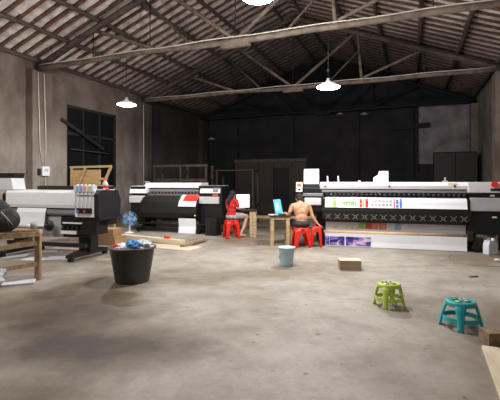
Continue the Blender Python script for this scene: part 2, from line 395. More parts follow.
# ceiling: rows of pale tiles lying between reddish battens running up the slope
b = MB()
du = 0.3
NB = int((VB-VF)/0.35)
for side in (0, 1):
    ua, ub = (UL-0.15, UM) if side == 0 else (UM, UR+0.15)
    b.mi = 1
    q = [(ua, VF-.3), (ub, VF-.3), (ub, VB+.3), (ua, VB+.3)]
    vs = [b.bm.verts.new((u, v, roof_z(u)+0.10)) for u, v in q]; b._mark([b.bm.faces.new(vs)])
    for k in range(NB):
        v = VF + 0.35*k + 0.17
        b.mi = 0
        seg = 9
        for j in range(seg):
            u0 = ua + (ub-ua)*j/seg; u1 = ua + (ub-ua)*(j+1)/seg
            w = 0.132 + random.uniform(-0.035, 0.012); sh = random.uniform(-0.012, 0.012)
            z0, z1 = roof_z(u0)+0.06, roof_z(u1)+0.06
            dz = 0.025
            vs = [b.bm.verts.new(p) for p in ((u0, v-w+sh, z0), (u1+0.0, v-w+sh, z1), (u1, v+sh, z1+dz), (u1, v+w+sh, z1), (u0, v+w+sh, z0), (u0, v+sh, z0+dz))]
            fs = [b.bm.faces.new((vs[0], vs[1], vs[2], vs[5])), b.bm.faces.new((vs[5], vs[2], vs[3], vs[4]))]
            b._mark(fs)
        b.mi = 2
        b.bar((ua, v+0.175, roof_z(ua)+0.045), (ub, v+0.175+random.uniform(-.02, .02), roof_z(ub)+0.045), 0.075, 0.05)
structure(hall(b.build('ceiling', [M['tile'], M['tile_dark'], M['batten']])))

# purlins along the hall
names = ['above the left wall top', 'second up from the left wall', 'third up from the left wall', 'fourth up from the left wall', 'fifth up from the left wall', 'just left of the roof ridge',
         'just right of the roof ridge', 'fifth up from the right wall', 'fourth up from the right wall', 'third up from the right wall', 'second up from the right wall', 'above the right wall top']
us = [UL+0.12, UL+1.15, UL+2.2, UL+3.3, UL+4.4, UL+5.75, UR-5.75, UR-4.4, UR-3.3, UR-2.2, UR-1.15, UR-0.12]
for u, nm in zip(us, names):
    b = MB(); b.log((u, VF+.05, roof_z(u)-0.055), (u, VB-.05, roof_z(u)-0.055), 0.06, seg=26, bend=0.05)
    tag(hall(b.build('roof_purlin', M['log'])), 'dark round roof purlin running the length, ' + nm, 'roof purlin', 'round purlins under the roof tiles')

# trusses
TIE = 4.62
def truss(v, label, far=False):
    ML = 'void' if far else 'log'; MT = 'void' if far else 'tie'  # far truss coloured black for the shade at the back
    t = thing('roof_truss', label, 'roof truss', RW(UM, v, TIE), -TH, 'timber roof trusses')
    H = (UR-UL)/2; up = lambda x: HE + SL*(H-abs(x)) - TIE - 0.20
    b = MB(); b.log((-H+0.02, 0, 0), (H-0.02, 0, 0), 0.068, n=8, seg=22, bend=0.05); b.build('tie_beam', M[MT], t)
    for s in (-1, 1):
        b = MB(); b.log((s*(H-0.05), 0, up(H)+0.0), (0, 0, up(0)), 0.085, seg=12, bend=0.04); b.build('rafter', M[ML], t)
        b = MB(); b.log((s*0.05, 0.02, 0.05), (s*2.04, 0.02, up(2.04)), 0.05, seg=5); b.build('strut', M[MT], t)
        b = MB(); b.log((s*2.1, 0.02, 0.05), (s*4.08, 0.02, up(4.08)), 0.045, seg=5); b.build('strut', M[MT], t)
        b = MB(); b.cyl((s*4.08, 0, 0), (s*4.08, 0, up(4.08)), 0.012, n=6); b.build('rod', M['rod'], t)
        b = MB()
        if s < 0: b.cyl((s*2.3, 0, 0), (s*2.3, 0, up(2.3)), 0.012, n=6); b.build('rod', M['rod'], t)
        else: b.log((2.25, -0.03, 0.03), (2.12, -0.03, up(2.1)), 0.045, seg=4); b.build('post', M[MT], t)
        b = MB(); b.log((s*1.15, 0.06, 0.05), (s*2.55, 0.06, up(2.55)), 0.03, seg=4); b.build('brace', M[ML], t)
    b = MB(); b.cyl((0, 0, 0), (0, 0, up(0)), 0.014, n=6); b.build('rod', M['rod'], t)
    b = MB(); b.box(-0.35, 0.35, -0.05, 0.05, -0.15, -0.07); b.build('splice_plate', M[MT], t)
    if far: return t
    b = MB()
    pts = [(-H+0.2+i*(2*H-0.4)/24, -0.075, 0.064+0.012*math.sin(i*1.3)) for i in range(25)]
    b.tube(pts, 0.014, n=6); c = b.build('cable', M['cable'], t); c['label'] = 'pale cable clipped along the beam'
    return t
for v, l in ((3.55, 'timber roof truss above the near floor, nearest the camera'), (8.4, 'long timber roof truss over the open floor, carrying two lit lamps'),
             (13.25, 'timber roof truss over the back of the hall, behind the lit lamps'), (18.1, 'unlit timber roof truss close to the dark back wall')):
    truss(v, l, v > 18)

# window in left wall (night outside)
w = thing('window_1', 'dark tall window in the left wall above the left printer', 'window', RW(UL, (WV0+WV1)/2, WZ0), -TH)
w['kind'] = 'structure'
b = MB(); L2 = (WV1-WV0)/2; HH = WZ1-WZ0
for x in (-L2+0.03, L2-0.03): b.box(-0.12, -0.04, x-0.04, x+0.04, 0, HH)
for z in (0.04, HH-0.04, HH*0.66): b.box(-0.12, -0.04, -L2, L2, z-0.04, z+0.04)
for x in (-L2*0.35, L2*0.3): b.box(-0.11, -0.05, x-0.025, x+0.025, 0, HH)
b.build('window_frame', M['frame_w'], w)
b = MB(); b.box(-0.085, -0.08, -L2, L2, 0, HH); b.build('pane', M['glass_dark'], w)
b = MB(); b.box(-0.32, -0.29, -L2-0.1, L2+0.1, -0.1, HH+0.1); b.build('outside_shutter', M['void'], w)

b = MB(); b.bar(RW(UL+0.05, 9.25, 3.32), RW(UL+0.08, 11.0, 2.55), 0.07, 0.09)
tag(b.build('timber_batten', M['frame_w']), 'broken timber batten slanting across the dark left window', 'timber')
b = MB(); b.bar(RW(UL+0.06, 9.6, 2.45), RW(UL+0.06, 11.3, 2.42), 0.025, 0.03)
tag(b.build('timber_rail', M['darkwood']), 'thin level timber rail across the lower dark left window', 'timber')

# conduit + switch box on pillar
b = MB()
for i, (v, zt) in enumerate(((8.24, 1.85), (8.44, 1.85))):
    b.tube([RW(UL+0.26, v, 4.45), RW(UL+0.27, v+0.03, 3.2), RW(UL+0.262, v+0.06, 2.4), RW(UL+0.26, 8.42 + (0.05 if i else -0.02), zt)], 0.016, 6)
b.tube([RW(UL+0.262, 8.48, 1.62), RW(UL+0.262, 8.5, 0.3)], 0.014, 6)
tag(b.build('wall_cable', M['cable']), 'pair of pale cables running down the lit pillar to the switch box', 'cable')
sb = thing('switch_box', 'small white switch box with blue mark on the left pillar', 'switch box', RW(UL+0.24, 8.45, 1.60), -TH)
b = MB(); b.box(0, 0.09, -0.12, 0.12, 0, 0.26, 0.012); b.build('box_body', M['white'], sb)
b = MB(); b.box(0.09, 0.095, -0.05, 0.07, 0.12, 0.2); b.build('blue_mark', M['cyan_ink'], sb)
b = MB(); b.box(0.0, 0.05, -0.22, -0.13, 0.02, 0.2, 0.01); b.build('breaker', M['blackm'], sb)
b = MB(); b.tube([RW(UL+0.28, 12.96, 4.4), RW(UL+0.28, 12.97, 2.4), RW(UL+0.28, 12.98, 0.2)], 0.018, 6)
tag(b.build('wall_pipe', M['cable']), 'thin pale pipe down the far pillar left of the middle printer', 'pipe')

# back right: grimy light panel behind a dark cross of timbers
w = thing('window_2', 'grimy pale blocked window high in the right of the back wall', 'window', RW(1.33, VB-0.01, 2.2), -TH); w['kind'] = 'structure'
b = MB(); b.box(-1.05, 0.95, -0.05, 0, 0, 2.5); b.build('blanked_pane', M['dirty'], w)
b = MB(); b.box(-1.12, -1.0, -0.12, 0, -0.3, 2.7); b.box(-1.9, 1.0, -0.1, -0.02, 2.5, 2.62); b.build('window_frame', M['void'], w)
b = MB(); b.bar(RW(-0.75, VB-0.2, 3.75), RW(0.75, VB-0.2, 3.82), 0.06, 0.2)
tag(b.build('timber_crossbar', M['void']), 'black level timber crossing the pale blocked window at back', 'timber')

# dark cabinet at the back right
c = thing('tall_cabinet', 'tall black cabinet in the back right corner below the blocked window', 'cabinet', RW(1.55, 16.9, 0), -TH)
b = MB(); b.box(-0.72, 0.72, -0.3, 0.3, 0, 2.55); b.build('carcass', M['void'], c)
for s in (-1, 1):
    b = MB(); b.box(s*0.36-0.35, s*0.36+0.35, -0.325, -0.3, 0.06, 2.5, 0.006); d = b.build('door', M['blackm'], c)
    b = MB(); b.bar((s*0.05, -0.345, 1.1), (s*0.05, -0.345, 1.35), 0.015); b.build('handle', M['rod'], d)

# unlit lamps and rafters at the back
def lamp(name, loc, top, lit, label, group, d=0.5):
    t = thing(name, label, 'lamp', loc, 0, group)
    k = d/0.5
    b = MB(); b.lathe([(0.03*k, 0.12*k), (0.05*k, 0.12*k), (0.075*k, 0.085*k), (0.15*k, 0.065*k), (0.25*k, 0.0), (0.245*k, -0.006), (0.13*k, 0.06*k), (0.06*k, 0.09*k), (0.03*k, 0.09*k)], 32)
    b.build('lamp_shade', M['galv'] if lit else M['deadlamp'], t)
    b = MB(); b.lathe([(0.0, 0.18*k), (0.03*k, 0.18*k), (0.035*k, 0.12*k), (0.03*k, 0.08*k)], 16); b.build('lamp_holder', M['lgrey'] if lit else M['blackm'], t)
    b = MB()
    if lit: b.lathe([(0, -0.03*k), (0.17*k, -0.028*k), (0.225*k, -0.012*k), (0.235*k, 0.004*k), (0.1*k, 0.05*k), (0, 0.05*k)], 28)
    else: b.ball((0, 0, 0.03*k), 0.06*k)
    b.build('diffuser' if lit else 'bulb', M['bulb'] if lit else M['deadlamp'], t)
    b = MB(); b.cyl((0, 0, 0.17*k), (0, 0, top-loc[2]), 0.007, n=6); b.build('cord', M['black_cable'], t)
    if lit:
        b = MB(); b.ball((0, 0, 0.34), 0.035, 0.035, 0.05); b.build('junction', M['blackm'], t)
    return t
LAMPS = [(RW(-2.2, 5.9, 4.28), roof_z(-2.2)), (RW(-6.62, 8.32, 3.37), TIE-0.08), (RW(-1.56, 8.32, 3.37), TIE-0.08)]
lamp('pendant_lamp', LAMPS[0][0], LAMPS[0][1], True, 'large lit pendant lamp hanging nearest, at the top edge of the view', 'lit pendant lamps')
lamp('pendant_lamp', LAMPS[1][0], LAMPS[1][1], True, 'lit pendant lamp hanging near the left wall beside the dark window', 'lit pendant lamps')
lamp('pendant_lamp', LAMPS[2][0], LAMPS[2][1], True, 'lit pendant lamp hanging above the shirtless man and large printer', 'lit pendant lamps')
lamp('pendant_lamp', RW(-8.05, 15.8, 3.3), roof_z(-8.05), False, 'unlit pendant lamp in the dark above the middle printer', 'unlit lamps at the back', 0.34)
lamp('pendant_lamp', RW(-1.64, 16.2, 4.05), roof_z(-1.64), False, 'unlit pendant lamp in the dark, right of the rightmost lit lamp', 'unlit lamps at the back', 0.34)
lamp('pendant_lamp', RW(-2.6, 16.4, 4.15), roof_z(-2.6), False, 'unlit pendant lamp in the dark just behind the rightmost lit lamp', 'unlit lamps at the back', 0.30)

# partition booth at the back
c = thing('wooden_partition', 'dark boarded wooden partition with a doorway at the back centre', 'partition', RW(-5.6, 16.4, 0), -TH)
b = MB(); b.box(-1.5, 0.15, 0, 0.05, 0, 2.3); b.box(0.95, 1.55, 0, 0.05, 0, 2.3); b.box(0.15, 0.95, 0, 0.05, 2.05, 2.3)
b.build('board_panel', M['darkwood2'], c)
for x in (-1.5, -0.55, 0.15, 0.95, 1.55):
    b = MB(); b.box(x-0.05, x+0.05, -0.05, 0.0, 0, 2.35); b.build('post', M['darkwood2'], c)
b = MB(); b.box(-1.6, 1.65, -0.06, 0.06, 2.3, 2.42); b.build('top_rail', M['darkwood'], c)
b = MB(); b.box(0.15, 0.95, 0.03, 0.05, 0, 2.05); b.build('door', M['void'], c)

# timber rack behind the middle printer
c = thing('timber_rack', 'open brown timber rack standing behind the middle printer', 'rack', (-3.35, 14.2, 0), -0.3)
for x in (0, 1.0, 1.95):
    b = MB(); b.box(x-0.035, x+0.035, 0, 0.07, 0, 2.0); b.build('post', M['darkwood'], c)
    b = MB(); b.box(x-0.035, x+0.035, 0.55, 0.62, 0, 2.0); b.build('post', M['darkwood'], c)
for z in (0.6, 1.5, 2.0):
    b = MB(); b.box(-0.05, 2.0, -0.02, 0.0, z-0.05, z+0.03); b.build('rail', M['darkwood'], c)
for z in (0.6, 1.5):
    b = MB(); b.box(-0.03, 1.98, 0, 0.62, z+0.03, z+0.05); b.build('shelf', M['darkwood2'], c)
c = thing('timber_rack', 'lower timber frame rack beside the woman, in the dark at back', 'rack', (-1.15, 14.0, 0), -0.3)
for x in (0, 1.3):
    for y in (0, 0.6):
        b = MB(); b.box(x-0.03, x+0.03, y, y+0.06, 0, 1.85); b.build('post', M['darkwood2'], c)
for z in (0.7, 1.85):
    b = MB(); b.box(-0.05, 1.35, -0.02, 0.66, z-0.04, z); b.build('shelf', M['darkwood2'], c)

# long low timber rail at back centre
c = thing('timber_trestle', 'long low timber trestle rail running behind the two desks', 'trestle', (-0.15, 12.2, 0), -0.12)
b = MB(); b.box(-0.2, 2.6, 0, 0.09, 0.34, 0.42); b.build('rail', M['raw2'], c)
for x in (0.0, 1.25, 2.45):
    b = MB(); b.box(x-0.04, x+0.04, 0.01, 0.08, 0, 0.34); b.build('leg', M['raw2'], c)

# ------------------------------------------------------------------ big printer on the right
A = -math.radians(16.4)
P = thing('wide_format_printer', 'very wide black and white banner printer on the right, printing white media', 'printer', (1.67, 9.0, 0), A)
W = 2.84
b = MB(); b.prism([(0.06, 1.27), (0.04, 1.34), (0.10, 1.42), (0.62, 1.42), (0.66, 1.27)], -0.12, W+0.02)
for x in (-0.02, 0.5, 1.35, 2.2, 2.75): pass
b.build('top_cover', M['white'], P)
b = MB()
for x in (0.0, 1.35, 2.62): b.cyl((x, 0.045, 1.335), (x, 0.03, 1.335), 0.022, n=12)
b.build('knob', M['black'], P)
b = MB(); b.box(-0.12, W, 0.10, 0.62, 1.17, 1.27); b.build('carriage_bay', M['black'], P)
b = MB(); b.box(-0.08, W+0.3, 0.055, 0.10, 1.19, 1.245, 0.01); b.build('guide_rail', M['grey'], P)
b = MB()
for k in range(30):
    x = 0.03 + k*(W-0.06)/29
    b.cyl((x-0.028, 0.06, 1.145), (x+0.028, 0.06, 1.145), 0.03, n=12)
b.box(0, W, 0.07, 0.2, 1.12, 1.17)
b.build('pinch_roller', M['blackm'], P)
# platen and printed media bending over the front
b = MB(); b.prism([(0.03, 0.86), (0.02, 1.04), (0.10, 1.10), (0.62, 1.10), (0.62, 0.30), (0.30, 0.30), (0.16, 0.50), (0.0, 0.62), (-0.04, 0.80), (-0.03, 0.86)], -0.06, W+0.06)
b.build('front_body', M['black'], P)
b = MB(); b.strip([(0.07, 1.085), (0.025, 1.06), (-0.005, 1.00), (-0.02, 0.93), (-0.045, 0.865)], 0.0, W, 0.004); b.mi = 0
med = b.build('printed_media', M['paper'], P); med['label'] = 'glossy white printed banner over the front'
def patch(name, x0, x1, z0, z1, m, y=None, parent=None, lab=None):
    """flat printed area lying on the media front"""
    def yy(z):
        pr = [(1.085, 0.07), (1.06, 0.025), (1.0, -0.005), (0.93, -0.02), (0.865, -0.045)]
        for (za, ya), (zb, yb) in zip(pr, pr[1:]):
            if zb <= z <= za: return yb + (ya-yb)*(z-zb)/(za-zb)
        return -0.03
    b = MB(); zs = sorted([z0, z1] + [z for z in (0.93, 1.0, 1.06) if z0 < z < z1], reverse=True); x0, x1 = XM(x0), XM(x1)
    b.strip([(yy(z)-0.0065, z) for z in zs], x0, x1, 0.002)
    o = b.build(name, m, parent)
    return o
XM = lambda x: 0.17+(x-0.33)*0.74
patch('printed_band', 0.33, 0.44, 0.875, 1.07, M['green_print'], parent=med)
for x in (0.47, 0.53):
    for z in (0.91, 0.99): patch('printed_mark', x, x+0.035, z, z+0.04, M['grey_print'], parent=med)
def strokes(x0, x1, z0, z1, n, m, name='printed_text'):
    b = MB(); x0, x1 = XM(x0), XM(x1)
    w = (x1-x0)/n
    for k in range(n):
        xa = x0+k*w
        for q in range(3):
            zz = z0 + (z1-z0)*(q+0.5)/3
            yv = -0.034 if zz < 0.94 else -0.018
            b.box(xa+w*0.1, xa+w*0.85, yv, yv+0.004, zz-0.010, zz+0.010)
        xx = xa+w*random.uniform(0.3, 0.6); b.box(xx-0.008, xx+0.008, -0.034, -0.020, z0, z1)
    return b.build(name, m, med)
strokes(0.60, 1.0, 0.90, 1.01, 8, M['green_print'])
patch('printed_band', 1.10, 1.17, 0.96, 1.05, M['red_print'], parent=med)
patch('printed_band', 1.10, 1.17, 0.88, 0.95, M['red_print'], parent=med)
patch('printed_band', 1.18, 1.23, 0.88, 1.05, M['green_print'], parent=med)
patch('printed_band', 1.26, 1.34, 0.875, 1.06, M['red_print'], parent=med)
for k in range(6):
    patch('printed_block', 1.42+k*0.10, 1.49+k*0.10, 0.90, 0.96, M['grey_print'], parent=med)
    patch('printed_block', 1.42+k*0.10, 1.50+k*0.10, 0.99, 1.04, M['grey_print'], parent=med)
patch('printed_band', 1.06+0.98, 1.06+1.01, 0.875, 1.07, M['red_print'], parent=med)
patch('printed_block', 2.10, 2.17, 0.96, 1.05, M['blue_print'], parent=med)
patch('printed_block', 2.10, 2.17, 0.88, 0.94, M['blue_print'], parent=med)
patch('printed_band', 2.20, 2.26, 0.875, 1.07, M['blue_print'], parent=med)
# row of cooling fans on the black front
for k in range(15):
    x = 0.07 + k*(W-0.13)/14
    fb = MB()
    for r in range(4):
        a = PI/4 + r*PI/2
        fb.bar((x+0.012*math.cos(a), -0.018, 0.665+0.012*math.sin(a)), (x+0.045*math.cos(a), -0.027, 0.665+0.045*math.sin(a)), 0.009, 0.010)
    for (dx, dz) in ((-.05, .048), (.05, .048), (-.05, -.048), (.05, -.048)):
        fb.box(x+dx-0.012, x+dx+0.012, -0.034, -0.020, 0.665+dz-0.008, 0.665+dz+0.008)
    fb.tube([(x+0.03*math.cos(q*PI/6), -0.026, 0.665+0.03*math.sin(q*PI/6)) for q in range(13)], 0.0045, 5)
    fb.build('cooling_fan', M['alu'], P)
# lower: returning media, take-up tube, hanging media with pictures
b = MB(); b.strip([(0.12, 0.56), (0.13, 0.40), (0.10, 0.33)], 0.0, W, 0.004); lm = b.build('returning_media', M['paper_grey'], P)  # media greyed in its colour for the shade under the front body
for (x0, x1, m) in ((0.33, 0.42, 'm_ochre'), (0.60, 1.0, 'm_ochre'), (1.06, 1.24, 'm_green'), (1.26, 1.44, 'm_red'), (1.44, 1.62, 'm_food'), (1.64, 1.85, 'm_food'), (2.08, 2.24, 'm_blue')):
    b = MB(); hi = 0.53 if x1-x0 < 0.25 else 0.47; b.box(XM(x0), XM(x1), 0.112, 0.118, 0.40, hi); b.build('printed_band', M[m], lm)
b = MB(); b.cyl((-0.08, 0.05, 0.315), (W+0.08, 0.05, 0.315), 0.042, n=20); b.build('take_up_tube', M['roller'], P)
b = MB(); b.strip([(0.00, 0.30), (0.01, 0.12), (0.0, 0.012)], 0.0, W, 0.004); hm = b.build('hanging_media', M['paper'], P)
for (x0, x1) in ((-0.0, 0.09), (0.10, 0.42), (0.45, 0.97)):
    b = MB(); b.box(x0, x1, -0.007, -0.002, 0.03, 0.225); b.build('printed_picture', M['purple'], hm)
# left control end
b = MB(); b.box(-0.55, -0.06, 0.08, 0.80, 0.75, 1.30, 0.02); b.build('left_housing', M['black'], P)
b = MB(); b.box(-0.50, -0.05, 0.02, 0.09, 1.10, 1.17, 0.01); b.build('left_slot', M['grey'], P)
b = MB(); b.box(-0.47, -0.09, 0.03, 0.10, 0.90, 1.07, 0.02); b.build('left_panel', M['white2'], P)
b = MB(); b.prism([(0.40, 1.38), (0.44, 1.72), (0.47, 1.73), (0.50, 1.38)], -0.54, -0.19); fl = b.build('raised_lid', M['white'], P); fl['label'] = 'white lid flipped open'
b = MB(); b.box(-0.50, -0.14, 0.1, 0.5, 1.30, 1.37, 0.01); b.build('ink_bay', M['blackm'], P)
b = MB(); b.prism([(0.03, 1.20), (0.06, 1.41), (0.12, 1.42), (0.12, 1.20)], -0.66, -0.52); cp = b.build('control_panel', M['white'], P)
b = MB(); b.prism([(0.040, 1.32), (0.049, 1.39), (0.060, 1.39), (0.052, 1.32)], -0.64, -0.54); b.build('orange_label', M['orange'], cp)
b = MB(); b.prism([(0.028, 1.23), (0.036, 1.27), (0.05, 1.27), (0.042, 1.23)], -0.61, -0.56); b.build('keypad', M['blackm'], cp)
b = MB(); b.box(-0.64, -0.5, 0.06, 0.2, 0.92, 1.12, 0.01); b.build('left_cap', M['white2'], P)
# posts on top
for x in (0.03, 0.27):
    b = MB(); b.bar((x, 0.3, 1.42), (x-0.01, 0.3, 1.56), 0.03, 0.02); b.build('paper_clip_post', M['white2'], P)
b = MB(); b.box(0.70, 0.76, 0.28, 0.34, 1.42, 1.46, 0.01); b.build('top_clip', M['lgrey'], P)
b = MB(); b.box(2.46, 2.49, 0.25, 0.28, 1.42, 1.52); b.box(2.43, 2.52, 0.22, 0.31, 1.42, 1.45); b.build('top_clip', M['lgrey'], P)
b = MB(); b.box(2.50, 2.66, 0.041, 0.05, 1.36, 1.40); b.build('yellow_label', M['yellow_ink'], P)
# right end
b = MB(); b.box(W+0.02, 3.95, 0.04, 0.80, 1.20, 1.42, 0.02); b.build('right_cover', M['white2'], P)
b = MB(); b.box(W+0.02, 3.9, 0.10, 0.78, 0.35, 1.20); b.build('right_housing', M['black'], P)
b = MB(); b.box(W+0.06, 3.92, 0.03, 0.12, 0.83, 1.10, 0.015); b.build('right_panel', M['lgrey'], P)
b = MB(); b.cyl((3.33, 0.04, 1.37), (3.33, -0.03, 1.37), 0.055, 0.062, n=20); es = b.build('emergency_button', M['red_plastic'], P); es['label'] = 'round red emergency stop button'
b = MB(); b.box(3.27, 3.5, 0.03, 0.045, 1.24, 1.29); b.build('display', M['screen_dark'], P)
b = MB(); b.box(3.30, 3.38, 0.025, 0.035, 0.70, 0.73); b.box(3.28, 3.36, 0.09, 0.11, 1.13, 1.16); b.build('warning_sticker', M['yellow_ink'], P)
for x in (-0.16, W+0.16):
    b = MB(); b.box(x-0.08, x+0.08, 0.33, 0.6, 0.10, 0.85); b.build('leg', M['black'], P)
    ya = -0.05 if x > 0 else 0.32
    b = MB(); b.box(x-0.07, x+0.07, ya, 0.9, 0.06, 0.14, 0.01); f = b.build('foot', M['black'], P)
    for y in (ya+0.07, 0.83):
        b = MB(); b.cyl((x-0.03, y, 0.035), (x+0.03, y, 0.035), 0.034, n=14); b.build('caster', M['blackm'], f)
b = MB(); b.box(3.55, 3.7, 0.25, 0.6, 0.0, 0.4); b.build('leg', M['black'], P)
b = MB(); b.box(W+0.01, W+0.12, -0.02, 0.12, 0.22, 0.42, 0.015); b.box(W+0.12, W+0.3, 0.0, 0.1, 0.1, 0.3, 0.02); b.build('take_up_motor', M['blackm'], P)
b = MB(); b.box(-0.12, -0.03, 0.0, 0.12, 0.22, 0.42, 0.015); b.build('take_up_motor', M['blackm'], P)
b = MB()
for k in range(4):
    b.ball((3.12+0.08*k, 0.18, 0.40-0.02*k), 0.05, 0.04, 0.06, n=8)
b.build('cable_bundle', M['endgrain'], P)
PM = Matrix.Translation((1.67, 9.0, 0)) @ Matrix.Rotation(A, 4, 'Z')

# white cover box sitting on top of the big printer
b = MB(); b.prism_y([(0, 0), (0.31, 0), (0.31, 0.24), (0.12, 0.24), (0.10, 0.16), (0.0, 0.10)], 0, 0.3)
tag(b.build('plastic_box', M['white']), 'white stepped plastic box standing on top of the large printer', 'box', loc=PM @ Vector((1.03, 0.22, 1.421)), rz=A)

# plastic jug
t = thing('plastic_jug', 'translucent white plastic jug on the floor by the large printer leg', 'jug', PM @ Vector((3.22, -0.16, 0)), 0.2)
b = MB(); b.box(-0.11, 0.11, -0.08, 0.08, 0.0, 0.22, 0.02); b.prism_y([(-0.10, 0.21), (0.10, 0.21), (0.08, 0.26), (0.03, 0.28), (-0.08, 0.27)], -0.07, 0.07); b.build('jug_body', M['clear'], t)
b = MB(); b.cyl((0.055, 0, 0.26), (0.055, 0, 0.31), 0.03, n=16); b.build('cap', M['white'], t)
b = MB(); b.tube([(-0.085, 0, 0.25), (-0.07, 0, 0.305), (-0.02, 0, 0.31), (0.0, 0, 0.27)], 0.011, 8); b.build('handle', M['clear'], t)

# ------------------------------------------------------------------ middle printer
A2 = -math.radians(17)
P2 = thing('wide_format_printer', 'black and white banner printer in the middle with a red print on it', 'printer', (-3.56, 11.95, 0), A2)
b = MB(); b.prism([(0.16, 1.26), (0.16, 1.36), (0.24, 1.41), (0.7, 1.41), (0.7, 1.26)], 0.42, 2.22); b.build('top_cover', M['white'], P2)
b = MB(); b.box(0.40, 0.52, 0.18, 0.3, 1.41, 1.45, 0.01); b.build('top_clip', M['lgrey'], P2)
b = MB(); b.prism([(0.0, 1.10), (0.02, 1.17), (0.10, 1.31), (0.7, 1.33), (0.7, 1.10)], 0.0, 0.55); b.build('left_cover', M['white'], P2)
b = MB(); b.prism([(0.0, 0.83), (-0.01, 1.00), (0.05, 1.03), (0.7, 1.03), (0.7, 0.83)], 0.0, 0.50); b.build('left_panel', M['white2'], P2)
b = MB(); b.box(0.02, 0.50, 0.05, 0.7, 0.25, 1.30); b.build('left_housing', M['black'], P2)
b = MB(); b.prism([(0.0, 1.12), (0.02, 1.18), (0.10, 1.31), (0.7, 1.33), (0.7, 1.12)], 2.26, 2.85); b.build('right_cover', M['white'], P2)
b = MB(); b.prism([(-0.004, 1.15), (0.010, 1.18), (0.07, 1.285), (0.09, 1.285), (0.03, 1.15)], 2.64, 2.80); b.build('control_panel', M['panel_blue'], P2)
b = MB(); b.prism([(0.0, 0.83), (-0.01, 1.00), (0.05, 1.02), (0.7, 1.02), (0.7, 0.83)], 2.20, 2.82); b.build('right_panel', M['white2'], P2)
b = MB(); b.box(2.20, 2.90, 0.06, 0.7, 0.25, 1.32); b.build('right_housing', M['black'], P2)
b = MB(); b.box(2.62, 2.78, 0.045, 0.07, 1.04, 1.10); b.build('orange_label', M['orange'], P2)
b = MB(); b.box(0.5, 2.22, 0.22, 0.70, 1.05, 1.27); b.build('carriage_bay', M['black'], P2)
b = MB(); b.box(0.5, 2.22, 0.17, 0.22, 1.15, 1.22); b.box(0.5, 2.22, 0.12, 0.2, 1.03, 1.08); b.build('guide_rail', M['grey'], P2)
b = MB()
for k in range(16):
    x = 0.56+k*0.105; b.box(x-0.02, x+0.02, 0.10, 0.16, 1.08, 1.14)
b.build('pinch_roller', M['alu'], P2)
b = MB(); b.prism([(0.14, 1.05), (0.0, 1.00), (-0.16, 0.86), (-0.2, 0.60), (-0.12, 0.42), (0.10, 0.34), (0.6, 0.34), (0.6, 1.05)], 0.48, 2.24); b.build('front_body', M['black'], P2)
b = MB(); b.box(0.48, 2.24, -0.215, -0.195, 0.56, 0.60); b.build('front_strip', M['blackm'], P2)
for z in (0.12, 0.24):
    b = MB(); b.cyl((0.35, -0.05, z), (2.5, -0.05, z), 0.03, n=12); b.build('crossbar', M['blackm'], P2)
for x in (0.42, 2.30):
    b = MB(); b.box(x-0.06, x+0.06, 0.1, 0.4, 0.10, 0.55); b.build('leg', M['black'], P2)
    b = MB(); b.box(x-0.05, x+0.05, -0.22, 0.75, 0.06, 0.13); f = b.build('foot', M['black'], P2)
    for y in (-0.17, 0.7):
        b = MB(); b.cyl((x-0.03, y, 0.035), (x+0.03, y, 0.035), 0.034, n=14); b.build('caster', M['blackm'], f)
b = MB(); b.ball((0.42, -0.16, 0.86), 0.02); b.ball((0.5, -0.05, 0.44), 0.022); b.ball((2.2, -0.2, 0.5), 0.025); b.build('indicator_lamp', M['yellow_ink'], P2)
# print over the front and hanging to the floor
b = MB(); b.strip([(0.10, 1.062), (-0.01, 1.012), (-0.17, 0.868), (-0.215, 0.75)], 1.70, 2.23, 0.004); pr = b.build('printed_sheet', M['paper'], P2)
b = MB(); b.strip([(0.085, 1.062), (-0.016, 1.016), (-0.15, 0.895)], 1.81, 2.232, 0.003); b.build('red_print_field', M['red_print'], pr)
b = MB(); b.box(1.82, 2.12, -0.2, -0.195, 0.80, 0.812); b.build('printed_text', M['grey_print'], pr)
b = MB(); b.strip([(-0.19, 0.42), (-0.16, 0.2), (-0.20, 0.005)], 1.70, 2.22, 0.004); hs = b.build('hanging_sheet', M['paper'], P2)
PM2 = Matrix.Translation((-3.56, 11.95, 0)) @ Matrix.Rotation(A2, 4, 'Z')
# dark cases beside it
c = thing('computer_case', 'black computer case on the floor between the middle printer and the woman', 'computer', PM2 @ Vector((2.72, -0.42, 0)), A2)
b = MB(); b.box(-0.12, 0.20, 0, 0.36, 0, 0.45, 0.01); b.build('case_body', M['black'], c)
b = MB(); b.box(-0.1, 0.05, -0.01, 0.0, 0.05, 0.40); b.build('front_panel', M['blackm'], c)

# ------------------------------------------------------------------ left printer
A3 = -math.radians(17)
P3 = thing('wide_format_printer', 'white and black photo printer on the left with ink tanks on top', 'printer', (-2.74, 7.2, 0), A3)
b = MB(); b.prism([(0.02, 0.94), (0.0, 1.0), (0.0, 1.22), (0.03, 1.255), (0.55, 1.27), (0.55, 0.94)], -2.05, -0.42); b.build('front_cover', M['white'], P3)
b = MB(); b.prism([(-0.03, 0.79), (-0.03, 1.255), (0.0, 1.28), (0.55, 1.28), (0.55, 0.79)], -0.42, 0.0); b.build('right_cover', M['white'], P3)
b = MB(); b.box(-1.72, -0.06, 0.42, 0.62, 1.27, 1.345, 0.015); b.build('rear_roll_cover', M['black'], P3)
